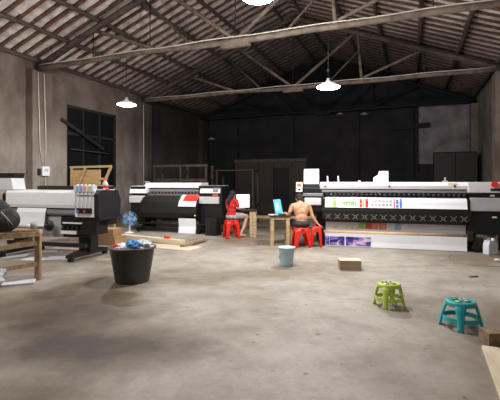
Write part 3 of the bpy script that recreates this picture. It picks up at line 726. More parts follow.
# right black cap with cut corners
b = MB(); b.prism([(-0.05, 0.80), (-0.05, 1.20), (0.02, 1.275), (0.50, 1.27), (0.60, 1.08), (0.58, 0.80), (0.48, 0.74), (0.02, 0.74)], 0.0, 0.10); b.build('end_cap', M['navy'], P3)
b = MB(); b.prism([(0.02, 0.90), (0.02, 1.18), (0.10, 1.22), (0.6, 1.22), (0.6, 0.90)], -2.16, -2.05); b.build('end_cap', M['black'], P3)
b = MB(); b.box(-2.05, -0.42, 0.03, 0.10, 0.915, 0.945); b.build('media_slot', M['black'], P3)
b = MB(); b.prism([(0.04, 0.80), (0.0, 0.84), (0.02, 0.91), (0.3, 0.91), (0.3, 0.76)], -2.05, -0.42); b.build('front_apron', M['grey'], P3)
b = MB(); b.box(-2.0, 0.0, 0.12, 0.60, 0.62, 0.80); b.build('lower_body', M['black'], P3)
b = MB(); b.strip([(-0.005, 0.93), (-0.03, 0.86), (-0.04, 0.75), (-0.07, 0.60)], -1.75, -1.08, 0.004); sh = b.build('paper_sheet', M['paper'], P3); sh['label'] = 'sheet of white paper feeding out'
b = MB(); b.strip([(0.06, 0.78), (0.02, 0.6), (0.06, 0.40)], -1.35, -0.75, 0.004); b.build('inner_sheet', M['paper_grey'], P3)
b = MB(); b.box(-0.78, 0.0, 0.02, 0.35, 0.47, 0.78, 0.015); eb = b.build('electronics_box', M['black'], P3)
b = MB(); b.box(-0.72, -0.30, -0.004, 0.018, 0.66, 0.685); b.box(-0.76, -0.42, -0.004, 0.018, 0.47, 0.53); b.build('label_strip', M['white'], eb)
for k in range(4):
    b = MB(); b.box(-0.72+k*0.10, -0.67+k*0.10, -0.008, 0.018, 0.56, 0.63); b.build('switch', M['blackm'], eb)
# ink tanks
for k, (m, x) in enumerate((('cyan_ink', -0.37), ('pink_ink', -0.28), ('clear', -0.20), ('yellow_ink', -0.12))): pass
for k in range(5):
    mm = ['clear', 'cyan_ink', 'pink_ink', 'yellow_ink', 'clear'][k]
    x = -0.44+0.085*k
    b = MB(); b.box(x, x+0.075, -0.05, 0.07, 1.235, 1.355, 0.012); tk = b.build('ink_tank', M[mm], P3)
    b = MB(); b.cyl((x+0.037, 0.02, 1.352), (x+0.037, 0.02, 1.375), 0.02, n=12); b.build('cap', M['white'], tk)
    b = MB(); b.tube([(x+0.037, -0.035, 1.24), (x+0.045, -0.055, 1.10), (x+0.03, -0.05, 0.98), (-0.37+0.07*k, -0.05, 0.92)], 0.005, 6); b.build('ink_tube', M['grey'], tk)
b = MB(); b.box(-0.38, -0.02, -0.045, -0.03, 1.17, 1.19); b.build('tank_bracket', M['grey'], P3)
b = MB(); b.box(-0.38, -0.06, -0.055, -0.03, 0.86, 0.95, 0.005); cr = b.build('cartridge_bay', M['black'], P3)
for k, m in enumerate(('blue_print', 'black', 'red_print', 'blackm')):
    b = MB(); b.box(-0.36+k*0.07, -0.315+k*0.07, -0.07, -0.055, 0.87, 0.92, 0.004); b.build('ink_cartridge', M[m], cr)
b = MB(); b.box(-0.36, -0.10, -0.04, -0.03, 0.81, 0.84); b.build('label_strip', M['lgrey'], P3)
for x in (-1.95, -0.40):
    b = MB(); b.box(x-0.13, x+0.13, 0.2, 0.42, 0.12, 0.62); b.build('leg', M['black'], P3)
    b = MB(); b.prism([(-0.22, 0.07), (-0.20, 0.12), (0.1, 0.17), (0.6, 0.17), (0.85, 0.12), (0.87, 0.07)], x-0.07, x+0.07); f = b.build('foot', M['black'], P3)
    for y in (-0.16, 0.78):
        b = MB(); b.cyl((x-0.045, y, 0.037), (x+0.045, y, 0.037), 0.036, n=14); b.build('caster', M['blackm'], f)
for (z, y) in ((0.44, 0.10), (0.27, 0.0)):
    b = MB(); b.bar((-2.0, y, z), (-0.2, y, z), 0.05, 0.07); b.build('crossbar', M['blackm'], P3)
b = MB(); b.ball((-0.93, -0.10, 0.62), 0.10, 0.06, 0.10); b.ball((-0.93, -0.17, 0.63), 0.03); b.build('media_flange', M['black'], P3)
PM3 = Matrix.Translation((-2.74, 7.2, 0)) @ Matrix.Rotation(A3, 4, 'Z')
# grey hood box at the far left top
t = thing('hood_box', 'grey box with a black top on the left end of the left printer', 'box', PM3 @ Vector((-2.30, 0.06, 1.275)), A3)
b = MB(); b.prism_y([(-0.05, 0), (0.36, 0), (0.31, 0.22), (-0.05, 0.22)], 0, 0.30); b.build('box_body', M['white2'], t)
b = MB(); b.prism_y([(-0.05, 0.222), (0.30, 0.222), (0.34, 0.32), (-0.05, 0.32)], 0.06, 0.30); b.build('lid', M['black'], t)
# bottle
t = thing('plastic_bottle', 'small white bottle with red label and cap on the left printer', 'bottle', PM3 @ Vector((-0.02, 0.30, 1.283)), 0)
b = MB(); b.lathe([(0, 0), (0.042, 0.0), (0.045, 0.02), (0.045, 0.10), (0.035, 0.13), (0.018, 0.15), (0.018, 0.165), (0, 0.165)], 18); b.build('bottle_body', M['clear'], t)
b = MB(); b.lathe([(0.0465, 0.02), (0.0465, 0.075)], 18); b.build('bottle_label', M['red_print'], t)
b = MB(); b.cyl((0, 0, 0.165), (0, 0, 0.195), 0.018, n=12); b.build('cap', M['red_print'], t)
b = MB(); b.box(-0.03, 0.03, -0.01, 0.02, 0, 0.02, 0.005)
tag(b.build('tape_piece', M['red_print']), 'tiny red piece beside the bottle on the left printer', 'tape', loc=PM3 @ Vector((0.09, 0.22, 1.276)), rz=0.3)

# cardboard boxes behind left printer leg
def carton(loc, rz, w, d, h, label):
    t = thing('cardboard_box', label, 'box', loc, rz, 'cardboard boxes behind the left printer')
    b = MB(); b.box(-w/2, w/2, -d/2, d/2, 0, h, 0.006); b.build('box_body', M['card'], t)
    b = MB(); b.box(-w/2-0.001, w/2+0.001, -0.025, 0.025, h-0.001, h+0.002); b.build('tape', M['roller'], t)
    return t
carton((-3.22, 9.25, 0), -0.3, 0.62, 0.42, 0.20, 'brown cardboard box on the floor, bottom of the pair')
carton((-3.25, 9.27, 0.205), -0.2, 0.48, 0.38, 0.16, 'smaller brown cardboard box on top of the other box')

# plywood crate standing behind the left printer
t = thing('shipping_crate', 'open plywood shipping crate frame standing behind the left printer', 'crate', (-4.36, 9.9, 0), -0.25)
b = MB(); b.box(0.0, 0.80, 0, 0.02, 1.02, 1.72); b.build('board_panel', M['ply'], t)
for (p, q) in (((0.02, -0.02, 0), (0.02, -0.02, 1.76)), ((0.79, -0.02, 0), (0.79, -0.02, 1.40)), ((-0.02, -0.02, 1.78), (1.12, -0.02, 1.80)), ((0.10, -0.045, 1.05), (0.42, -0.045, 1.76)), ((0.76, -0.02, 1.10), (1.10, -0.02, 1.78)),
               ((0.0, -0.02, 1.0), (0.80, -0.02, 1.0)), ((0.74, 0.0, 1.5), (0.98, 0.0, 1.5)), ((0.02, 0.6, 0), (0.02, 0.6, 1.2)), ((0.79, 0.6, 0), (0.79, 0.6, 1.2))):
    b = MB(); b.bar(p, q, 0.045, 0.05); b.build('batten', M['ply'], t)
b = MB(); b.box(0.0, 0.80, 0.0, 0.6, 0.96, 0.99); b.build('shelf', M['ply'], t)

# ------------------------------------------------------------------ stools
def stool(name, label, loc, rz, h, rs, rf, m, group, square=False, pads=None, legw=1.0):
    t = thing(name, label, 'stool', loc, rz, group)
    def sup(a, r, p):
        c, s_ = math.cos(a), math.sin(a)
        k = (abs(c)**p + abs(s_)**p)**(-1/p); return (r*k*c, r*k*s_)
    p = 4.0 if square else 2.3
    b = MB(); n = 40
    rings = [(rs*0.02, h-0.004), (rs*0.80, h-0.004), (rs*0.86, h), (rs*0.97, h-0.002), (rs*1.02, h-0.012), (rs*1.03, h-0.045), (rs*1.0, h-0.045), (rs*0.96, h-0.014), (rs*0.02, h-0.016)]
    R_ = [[b.bm.verts.new((*sup(2*PI*k/n, r, p), z)) for k in range(n)] for r, z in rings]
    for i in range(len(R_)-1):
        for k in range(n):
            f = b.bm.faces.new((R_[i][k], R_[i][(k+1) % n], R_[i+1][(k+1) % n], R_[i+1][k])); f.smooth = True
    b.bm.faces.new(R_[0]); b.bm.faces.new(list(reversed(R_[-1])))
    b.build('seat', m, t)
    for q in range(4):
        a = PI/4 + q*PI/2
        b = MB(); secs = []
        N = 9
        for i in range(N):
            f_ = i/(N-1); z = (h-0.03)*(1-f_)
            rr = (rs*(1.2 if square else 1.0)) + (rf*(1.2 if square else 1.0)-rs*(1.2 if square else 1.0))*(f_**0.85)
            half = (0.60*(1-f_)**2.2*0.75 + (0.20 if not square else 0.17) + 0.05*f_)*legw
            if i == N-1: half *= 1.06
            ring_o, ring_i = [], []
            for k in range(7):
                g = a + half*(k/6*2-1)
                x, y = sup(g, rr/(1.2 if square else 1.0), p)
                bulge = 0.012*math.cos((k/6*2-1)*PI/2)
                ring_o.append((x*(1+bulge*4), y*(1+bulge*4), z)); ring_i.append((x*0.90, y*0.90, z))
            secs.append([b.bm.verts.new(v_) for v_ in ring_o + list(reversed(ring_i))])
        for i in range(N-1):
            for k in range(14):
                f = b.bm.faces.new((secs[i][k], secs[i][(k+1) % 14], secs[i+1][(k+1) % 14], secs[i+1][k])); f.smooth = True
        b.bm.faces.new(secs[0]); b.bm.faces.new(list(reversed(secs[-1])))
        b.build('leg', m, t)
    # brace ring and apron
    z = h*(0.34 if not square else 0.62); f_ = 1-z/h; rr = rs+(rf-rs)*f_**0.85
    b = MB()
    if not square:
        QQ = [[b.bm.verts.new((*sup(2*PI*k/n, rr*s_, 1.8), zz)) for k in range(n)] for s_, zz in ((1.0, z-0.022), (1.0, z+0.022), (0.93, z+0.022), (0.93, z-0.022))]
        for i in range(4):
            for k in range(n): b.bm.faces.new((QQ[i][k], QQ[i][(k+1) % n], QQ[(i+1) % 4][(k+1) % n], QQ[(i+1) % 4][k]))
    if not square: b.build('brace_ring', m, t)
    else:
        b.bm.free()
        b = MB()
        R_ = [[b.bm.verts.new((*sup(2*PI*k/n, rs*s_, p), zz)) for k in range(n)] for s_, zz in ((1.0, h-0.04), (1.035, h-0.11), (1.0, h-0.11), (0.97, h-0.04))]
        for i in range(4):
            for k in range(n): b.bm.faces.new((R_[i][k], R_[i][(k+1) % n], R_[(i+1) % 4][(k+1) % n], R_[(i+1) % 4][k]))
        b.build('apron', m, t)
    if pads:
        for k in range(4):
            a = k*PI/2 + 0.5
            b = MB(); b.lathe([(0, 0.003), (rs*0.26, 0.003), (rs*0.27, 0)], 16, c=(rs*0.45*math.cos(a), rs*0.45*math.sin(a), h)); b.build('seat_decoration', M[pads[k]], t)
            b = MB(); b.lathe([(0, 0.006), (rs*0.12, 0.006), (rs*0.12, 0.003)], 12, c=(rs*0.40*math.cos(a+.2), rs*0.42*math.sin(a+.2), h)); b.build('seat_decoration', M[pads[(k+1) % 4]], t)
    return t
M['pad_w'] = mat('white decal', (0.75, 0.75, 0.72), None, 4, 0.4); M['pad_k'] = mat('dark decal', (0.05, 0.045, 0.045), None, 4, 0.4)
M['pad_b'] = mat('brown decal', (0.20, 0.10, 0.06), None, 4, 0.4)
g = 'red plastic stools'
stool('plastic_stool', 'tall red plastic stool under the woman in the red shirt', (-0.47, 10.35, 0), 0.35, 0.46, 0.155, 0.205, M['red_plastic'], g, True)
stool('plastic_stool', 'tall red plastic stool under the shirtless man', (1.13, 8.93, 0), 0.15, 0.42, 0.155, 0.205, M['red_plastic'], g, True)
stool('plastic_stool', 'empty red plastic stool right of the shirtless man, under his hand', (1.465, 8.95, 0), -0.12, 0.44, 0.105, 0.135, M['red_plastic'], g, True)
stool('childs_stool', 'teal blue low plastic stool with round decorated seat, on bare floor', (2.055, 3.95, 0), 0.31, 0.258, 0.130, 0.186, M['teal'], 'low coloured stools', False, ('pad_w', 'pad_k', 'green_print', 'pad_b'), legw=0.62)
stool('childs_stool', 'lime green low plastic stool with round seat, beyond the teal one', (1.585, 4.62, 0), 0.22, 0.262, 0.122, 0.168, M['lime'], 'low coloured stools', False, ('pad_w', 'pad_k', 'pad_w', 'pad_b'), legw=0.62)

# ------------------------------------------------------------------ bins
t = thing('waste_bin', 'large charcoal plastic bin full of clear and blue film', 'bin', (-1.68, 5.78, 0), 0)
b = MB(); b.lathe([(0, 0.0), (0.225, 0.0), (0.235, 0.01), (0.312, 0.47), (0.335, 0.475), (0.335, 0.50), (0.307, 0.50), (0.222, 0.02), (0, 0.02)], 40)
b.build('bin_body', M['bin'], t)
def crumple(name, c, r, m, label, cat='wrapping', sq=0.7, seed=1):
    b = MB(); rr = bmesh.ops.create_icosphere(b.bm, subdivisions=4, radius=1)
    for v in b.bm.verts:
        n_ = noise.noise(v.co*2.2+Vector((seed, 0, 0)))*0.45 + noise.noise(v.co*5+Vector((0, seed, 0)))*0.28
        v.co = Vector(c) + Vector((v.co.x*r*(1+n_), v.co.y*r*(1+n_), v.co.z*r*sq*(1+n_)))
    return tag(b.build(name, m), label, cat)
crumple('plastic_film', (-1.76, 5.80, 0.45), 0.20, M['bag'], 'crumpled clear plastic film on the left in the waste bin', seed=3, sq=0.42)
crumple('plastic_film', (-1.53, 5.80, 0.50), 0.13, M['bag'], 'crumpled clear plastic film on the right in the waste bin', seed=5, sq=0.6)
crumple('blue_wrapper', (-1.64, 5.68, 0.54), 0.095, M['bag_blue'], 'crumpled bright blue plastic wrapper on top in the waste bin', seed=9, sq=0.6)
crumple('red_wrapper', (-1.90, 5.72, 0.51), 0.035, M['red_plastic'], 'small red scrap at the left rim of the waste bin', seed=12)
t = thing('plastic_bucket', 'pale blue plastic bucket on the floor, in front of the man', 'bucket', (0.62, 6.85, 0), 0)
b = MB(); b.lathe([(0, 0), (0.105, 0), (0.108, 0.01), (0.135, 0.30), (0.150, 0.305), (0.150, 0.32), (0.132, 0.32), (0.102, 0.015), (0, 0.015)], 32); b.build('bucket_body', M['pale_blue'], t)
b = MB(); b.tube([(0.148*math.cos(x), 0.148*math.sin(x)*1.0, 0.312-0.10*math.sin(-x)) for x in [-(PI)*k/16 for k in range(17)]], 0.004, 6); b.build('handle', M['alu'], t)
b = MB(); b.bar((-0.127, -0.03, 0.17), (-0.122, -0.05, 0.12), 0.02, 0.02); b.build('sticker', M['lgrey'], t)

# ------------------------------------------------------------------ planks and floor litter
def plank(name, p0, p1, w, h, m, label, cat='plank', z=0.0, group=None):
    p0 = Vector((*p0, z+h/2)); p1 = Vector((*p1, z+h/2)); d = p1-p0
    b = MB(); b.box(-d.length/2, d.length/2, -w/2, w/2, -h/2, h/2, 0.004)
    o = b.build(name, m); tag(o, label, cat, group, loc=(p0+p1)/2, rz=math.atan2(d.y, d.x)); return o
def G(px, py):   # a spot on the floor seen at that place in the photograph
    Y = 567/(py-183); return ((px-250)*Y/405, Y)
plank('wooden_plank', G(123, 239.5), G(183, 246), 0.16, 0.11, M['plank'], 'thick pale timber plank on the floor before the middle printer', z=0.022, group='planks before the middle printer')
plank('wooden_plank', G(108, 243.0), G(196, 249.5), 0.55, 0.02, M['plank'], 'wide thin pale board lying flat behind the waste bin', group='planks before the middle printer')
plank('wooden_plank', G(182, 248), G(206, 241), 0.10, 0.05, M['raw2'], 'short brown timber offcut angled beside the pale planks', z=0.022, group='planks before the middle printer')
b = MB(); b.box(-0.07, 0.07, -0.03, 0.03, 0, 0.05, 0.012)
tag(b.build('utility_knife', M['red_print']), 'small red tool lying on the thick pale plank', 'tool', loc=(G(167, 244.3)[0], G(167, 244.3)[1], 0.133), rz=-0.3)
plank('wooden_plank', (2.03, 3.52), (2.8, 3.52), 0.16, 0.12, M['endgrain'], 'dark rough timber block at the right edge near the teal stool', group='timber at the right edge')
plank('wooden_plank', (2.02, 3.40), (1.44, 2.05), 0.13, 0.03, M['plank'], 'pale narrow board on the floor at the lower right corner', group='timber at the right edge')
b = MB(); b.box(-0.06, 0.06, -0.02, 0.02, 0, 0.006); b.box(0.02, 0.07, -0.03, 0.0, 0, 0.012)
tag(b.build('black_scrap', M['black']), 'small black scrap on the floor behind the teal stool', 'litter', loc=(*G(473, 277), 0.002), rz=0.3)
crumple('paper_scrap', (*G(497, 261), 0.02), 0.045, M['paper'], 'white paper scrap on the floor at the right edge', 'litter', sq=0.4, seed=4)
crumple('red_scrap', (*G(494, 260), 0.02), 0.022, M['red_print'], 'tiny red scrap beside the white paper scrap at right', 'litter', sq=0.5, seed=6)
b = MB(); pts = [Vector((*G(451, 255), 0.008)), Vector((*G(448, 258), 0.008)), Vector((*G(455, 263), 0.008)), Vector((*G(475, 266), 0.008)), Vector((*G(500, 267), 0.008))]
b.tube(pts, 0.005, 6); tag(b.build('floor_cable', M['raw2']), 'thin dark cable curving on the floor before the large printer', 'cable')
t = thing('cardboard_tray', 'shallow cardboard box lying on bare floor between blue bucket and lime stool', 'box', (1.62, 6.6, 0), -0.08)
b = MB(); b.box(-0.17, 0.17, -0.12, 0.12, 0, 0.15, 0.004); b.build('box_body', M['ply2'], t)
b = MB(); b.box(-0.172, 0.172, -0.122, 0.122, 0.15, 0.156); b.build('lid', M['plank'], t)
plank('wooden_plank', G(100, 236), G(118, 241), 0.14, 0.04, M['plank'], 'short pale board on the floor left of the fan, by the cardboard boxes', group='planks before the middle printer')
b = MB(); b.tube([Vector((*G(96, 243.5), 0.012)), Vector((*G(104, 242), 0.012)), Vector((*G(111, 243.5), 0.03))], 0.008, 6)
tag(b.build('floor_cable', M['red_print']), 'short reddish cable on the floor between left printer foot and bin', 'cable')
# papers below the bench
for i, (px, py, w, l, rz, m, nm, lab) in enumerate(((60, 258, .5, .35, .1, 'paper', 'paper_sheet', 'white sheet on the floor under the left printer, nearest its foot'), (42, 252, .55, .3, .5, 'paper_grey', 'paper_sheet', 'grey film sheet on the floor under the left printer'),
                                 (36, 259, .45, .3, -.2, 'paper', 'paper_sheet', 'white sheet on the floor beside the bench leg'), (16, 256, .4, .3, .3, 'paper', 'paper_sheet', 'white sheet on the floor behind the bench'),
                                 (106, 247, .7, .4, -.1, 'paper_grey', 'paper_sheet', 'pale flat sheet between the left printer foot and bin'), (70, 249, .9, .35, -.25, 'film_brown', 'film_sheet', 'brownish film sheet on the floor beneath the left printer'))):
    b = MB(); b.box(-w/2, w/2, -l/2, l/2, 0, 0.004+0.002*i)
    tag(b.build(nm, M[m]), lab, 'paper', 'sheets lying on the floor at left', loc=(*G(px, py), 0.001), rz=rz)

# ------------------------------------------------------------------ bench at the left foreground
t = thing('timber_bench', 'rough timber work bench at the left edge, in front of the printer', 'bench', (0, 0, 0))
def bp(n, p0, p1, w, h, m='raw2'):
    b = MB(); b.bar(p0, p1, w, h); return b.build(n, M[m], t)
bx, by = -3.06, 5.85            # far-right corner leg
ZT = 0.72
bp('leg', (bx, by, 0), (bx, by, ZT-0.04), 0.075, 0.065)
bp('leg', (bx-1.7, by+0.35, 0), (bx-1.7, by+0.35, ZT-0.04), 0.075, 0.065)
bp('leg', (bx-0.36, by-0.82, 0), (bx-0.36, by-0.82, ZT-0.04), 0.07, 0.065) if False else None
bp('leg', (-4.05, 4.95, 0), (-4.05, 4.95, ZT-0.04), 0.07, 0.065)
bp('top_rail', (bx+0.04, by, ZT-0.02), (bx-1.7, by+0.35, ZT-0.02), 0.07, 0.06, 'raw')
bp('top_rail', (bx+0.03, by-0.03, ZT-0.05), (-4.1, 4.92, ZT-0.05), 0.06, 0.07)
bp('crossbar', (bx, by-0.05, 0.54), (-4.05, 4.93, 0.46), 0.05, 0.06)
bp('crossbar', (bx, by-0.03, 0.24), (-4.05, 4.95, 0.18), 0.05, 0.06)
bp('brace', (bx-0.05, by-0.06, 0.60), (-4.0, 4.92, 0.30), 0.04, 0.05)
b = MB(); b.prism_z([(bx-0.02, by-0.04), (bx-0.02, by+0.04), (bx-1.7, by+0.38), (-5.0, 5.3), (-4.1, 4.92)], ZT-0.005, ZT+0.015); b.build('worktop', M['raw2'], t)
ZB = ZT+0.016
# bag on the bench
t2 = thing('backpack', 'black backpack with straps on the timber bench at the left edge', 'bag', (-3.42, 5.62, ZB), -0.2)
b = MB(); b.ball((-0.04, 0, 0.15), 0.27, 0.17, 0.17, n=24); b.ball((-0.10, 0.0, 0.24), 0.19, 0.15, 0.19, n=24); b.ball((0.08, -0.06, 0.12), 0.16, 0.12, 0.12, n=20)
for v in b.bm.verts:
    v.co += noise.noise_vector(v.co*6)*0.02; v.co.z = max(v.co.z, 0.003)
b.build('bag_body', M['cloth_black'], t2)
b = MB(); b.tube([(0.02, -0.17, 0.30), (0.13, -0.19, 0.24), (0.22, -0.19, 0.14), (0.25, -0.17, 0.03)], 0.013, 8); b.tube([(-0.1, -0.16, 0.32), (-0.02, -0.2, 0.25), (0.05, -0.22, 0.12)], 0.012, 8); b.build('strap', M['blackm'], t2)
b = MB(); b.tube([(0.10, -0.15, 0.27), (0.20, -0.17, 0.19), (0.27, -0.15, 0.10)], 0.005, 6); b.build('zipper', M['lgrey'], t2)
t2.scale = (1.05, 1.0, 1.02)
# small things on the bench
b = MB(); b.lathe([(0, 0), (0.04, 0), (0.05, 0.10), (0.045, 0.10), (0.036, 0.01), (0, 0.01)], 18); tag(b.build('plastic_cup', M['lgrey']), 'grey cup on the bench between bag and white tape', 'cup', loc=(-3.13, 5.86, ZB))
b = MB(); b.lathe([(0.03, 0), (0.055, 0), (0.055, 0.05), (0.03, 0.05), (0.03, 0)], 22); tag(b.build('tape_roll', M['white']), 'roll of white tape on the bench', 'tape roll', loc=(-3.24, 5.98, ZB))
b = MB(); b.cyl((-0.1, 0, 0.008), (0.1, 0, 0.008), 0.008, n=6); b.cyl((0.1, 0, 0.008), (0.12, 0, 0.008), 0.008, 0.001, n=6); tag(b.build('pencil', M['yellow_ink']), 'yellow pencil near the corner of the bench', 'pencil', loc=(-3.38, 6.04, ZB), rz=-0.1)
b = MB(); b.box(-0.07, 0.07, -0.045, 0.045, 0, 0.045, 0.01); tag(b.build('tape_dispenser', M['blackm']), 'small dark box behind the cup on the bench', 'box', loc=(-3.62, 6.0, ZB), rz=0.2)
# white bag under the bench
crumple('plastic_bag', (-3.55, 5.45, 0.14), 0.20, M['bag'], 'crumpled white plastic bag under the timber bench', 'bag', sq=0.65, seed=21)
b = MB(); b.box(-0.2, 0.2, -0.13, 0.13, 0, 0.02, 0.004); tag(b.build('leaflet_stack', M['paper']), 'thin stack of white leaflets on floor under the bench', 'paper', loc=(-3.22, 5.65, 0.007), rz=0.4)

# ------------------------------------------------------------------ fan
t = thing('desk_fan', 'small white desk fan with blue blades left of the middle printer', 'fan', (*G(129.5, 233), 0), 0.25)
b = MB(); b.lathe([(0, 0), (0.13, 0), (0.13, 0.02), (0.04, 0.045), (0, 0.05)], 24); b.build('base', M['white'], t)
b = MB(); b.cyl((0, 0, 0.04), (0, 0, 0.30), 0.022, n=12); b.build('pole', M['white'], t)
b = MB(); b.cyl((0, 0.0, 0.40), (0, 0.12, 0.40), 0.06, 0.045, n=16); b.build('motor', M['white'], t)
for k in range(5):
    a = 2*PI*k/5
    b = MB(); pts = [(0.03, -0.35), (0.16, -0.55), (0.19, -0.1), (0.18, 0.42), (0.03, 0.5)]
    vs = [b.bm.verts.new((r*math.cos(a+da), -0.04+0.04*da, 0.40+r*math.sin(a+da))) for r, da in pts]; vs2 = [b.bm.verts.new(v.co+Vector((0, 0.006, 0))) for v in vs]
    b.bm.faces.new(vs); b.bm.faces.new(list(reversed(vs2)))
    for i in range(5): b.bm.faces.new((vs[i], vs[(i+1) % 5], vs2[(i+1) % 5], vs2[i]))
    b.build('blade', M['fan_blue'], t)
b = MB()
for r in (0.07, 0.14, 0.205):
    b.tube([(r*math.cos(2*PI*k/24), -0.09+0.05*(r/0.205)**2, 0.40+r*math.sin(2*PI*k/24)) for k in range(25)], 0.003, 5)
for k in range(12):
    a = 2*PI*k/12; b.tube([(0.03*math.cos(a), -0.09, 0.40+0.03*math.sin(a)), (0.205*math.cos(a), -0.04, 0.40+0.205*math.sin(a)), (0.18*math.cos(a), 0.05, 0.40+0.18*math.sin(a)), (0.05*math.cos(a), 0.08, 0.40+0.05*math.sin(a))], 0.0018, 4)
b.ball((0, -0.095, 0.40), 0.035, 0.012, 0.035, n=12)
b.build('guard', M['clear'], t)

# ------------------------------------------------------------------ desks
def desk(loc, rz, w, d, h, top_m, leg_m, label):
    t = thing('wooden_desk', label, 'desk', loc, rz, 'plain desks at the printers')
    b = MB(); b.box(0, w, 0, d, h-0.035, h, 0.004); b.build('desktop', M[top_m], t)
    for x, y in (((0.03, 0.02), (0.03, d-0.09), (w-0.10, 0.02), (w-0.10, d-0.09)) if w > 0.45 else ((0.25, 0.02), (0.26, d-0.09), (w-0.08, 0.02), (w-0.08, d-0.09))):
        if 1:
            b = MB(); b.box(x, x+0.075, y, y+0.06, 0, h-0.035); b.build('leg', M[leg_m], t)
    b = MB(); b.box(0.05 if w > 0.45 else 0.27, w-0.03, 0.03, 0.05, h-0.10, h-0.036); b.build('apron', M[leg_m], t)
    return t
desk((-0.26, 10.50, 0), -0.05, 0.42, 0.60, 0.70, 'darkwood2', 'raw', 'narrow desk with pale timber legs beside the woman')
desk((0.43, 9.0, 0), 0.0, 0.48, 0.50, 0.68, 'darkwood2', 'raw', 'small pale-legged desk beside the shirtless man')
# monitor
t = thing('computer_monitor', 'monitor with bright white screen on the desk before the woman', 'monitor', (-0.19, 10.95, 0.701), 0.0)
b = MB(); b.box(-0.10, 0.10, -0.07, 0.07, 0, 0.012, 0.004); b.build('base', M['blackm'], t)
b = MB(); b.box(-0.025, 0.025, 0.0, 0.02, 0.01, 0.12); b.build('neck', M['blackm'], t)
b = MB(); b.box(-0.185, 0.185, -0.03, 0.0, 0.03, 0.40, 0.005); b.build('bezel', M['blackm'], t)
b = MB(); b.box(-0.175, 0.175, -0.033, -0.030, 0.04, 0.39); s_ = b.build('screen', M['scr_white'], t)
b = MB(); b.tube([(-0.03, -0.035, 0.27), (0.02, -0.035, 0.24), (-0.02, -0.035, 0.21), (0.04, -0.035, 0.17)], 0.006, 5); b.box(-0.04, 0.06, -0.036, -0.034, 0.10, 0.115); b.build('drawing', M['scr_ink'], s_)
b = MB(); b.ball((0, 0, 0.012), 0.03, 0.045, 0.018, n=12); tag(b.build('computer_mouse', M['blackm']), 'black mouse under the hand of the woman', 'mouse', loc=(-0.08, 10.62, 0.701))
# laptop
t = thing('laptop', 'open black laptop with blue lit screen on the small desk', 'laptop', (0.75, 9.22, 0.681), 0.95)
b = MB(); b.box(-0.17, 0.17, -0.12, 0.10, 0, 0.022, 0.004); b.build('keyboard_base', M['blackm'], t)
b = MB(); b.box(-0.15, 0.15, -0.08, 0.07, 0.022, 0.025); b.build('keyboard', M['grey'], t)
b = MB(); b.prism([(0.10, 0.01), (0.17, 0.35), (0.18, 0.35), (0.112, 0.01)], -0.17, 0.17); b.build('lid', M['blackm'], t)
b = MB(); b.prism([(0.098, 0.03), (0.163, 0.34), (0.165, 0.34), (0.1015, 0.03)], -0.155, 0.155); s_ = b.build('screen', M['scr_blue'], t)
b = MB(); b.prism([(0.110, 0.10), (0.143, 0.26), (0.145, 0.26), (0.113, 0.10)], -0.10, 0.02); b.build('window_area', M['scr_pale'], s_)
b = MB(); b.box(-0.10, 0.10, -0.07, 0.07, 0, 0.012); tag(b.build('notebook', M['paper']), 'white notebook on the small desk left of the laptop', 'notebook', loc=(0.52, 9.09, 0.681), rz=0.1)
b = MB(); b.box(-0.05, 0.05, -0.02, 0.02, 0, 0.015, 0.003); tag(b.build('marker_pen', M['yellow_ink']), 'yellow marker on the small desk before the laptop', 'pen', loc=(0.58, 9.04, 0.694), rz=0.3)

# ------------------------------------------------------------------ people
def remesh(o, vox=0.008, smooth=6, fac=0.5):
    m = o.modifiers.new('r', 'REMESH'); m.mode = 'VOXEL'; m.voxel_size = vox; m.use_smooth_shade = True
    m2 = o.modifiers.new('s', 'SMOOTH'); m2.iterations = smooth; m2.factor = fac
    dg = bpy.context.evaluated_depsgraph_get(); me = bpy.data.meshes.new_from_object(o.evaluated_get(dg))
    o.modifiers.clear(); old = o.data; o.data = me
    for p in me.polygons: p.use_smooth = True
    return o

def hand(b, wrist, d, palm_n, side, curl=0.35, s=1.0):
    """palm and five separate fingers; d points along the hand, palm_n out of the palm, side = +1/-1 thumb side"""
    d = Vector(d).normalized(); pn = Vector(palm_n); pn = (pn - d*pn.dot(d)).normalized(); w = d.cross(pn).normalized()*side
    wrist = Vector(wrist)
    for k in (-1, -0.33, 0.33, 1):
        b.capsule(wrist+w*0.012*k*s, wrist+d*0.085*s+w*0.030*k*s, 0.015*s, 0.0125*s, 8)
    for k, L_ in zip((1, 0.33, -0.33, -1), (0.070, 0.080, 0.073, 0.056)):
        p = wrist+d*0.088*s+w*0.031*k*s; dd = d.copy()
        for j in range(3):
            dd = (dd + pn*curl*(0.4+0.35*j)).normalized(); q = p+dd*L_*s*(0.42, 0.32, 0.26)[j]
            b.capsule(p, q, (0.0098, 0.0088, 0.008)[j]*s, (0.0088, 0.008, 0.007)[j]*s, 8); p = q
    p = wrist+d*0.025*s+w*0.030*s; dd = (d*0.6+w*0.8+pn*0.3).normalized()
    for j in range(2):
        q = p+dd*0.036*s; b.capsule(p, q, 0.0115*s, 0.0095*s, 8); p = q; dd = (dd+d*0.6).normalized()

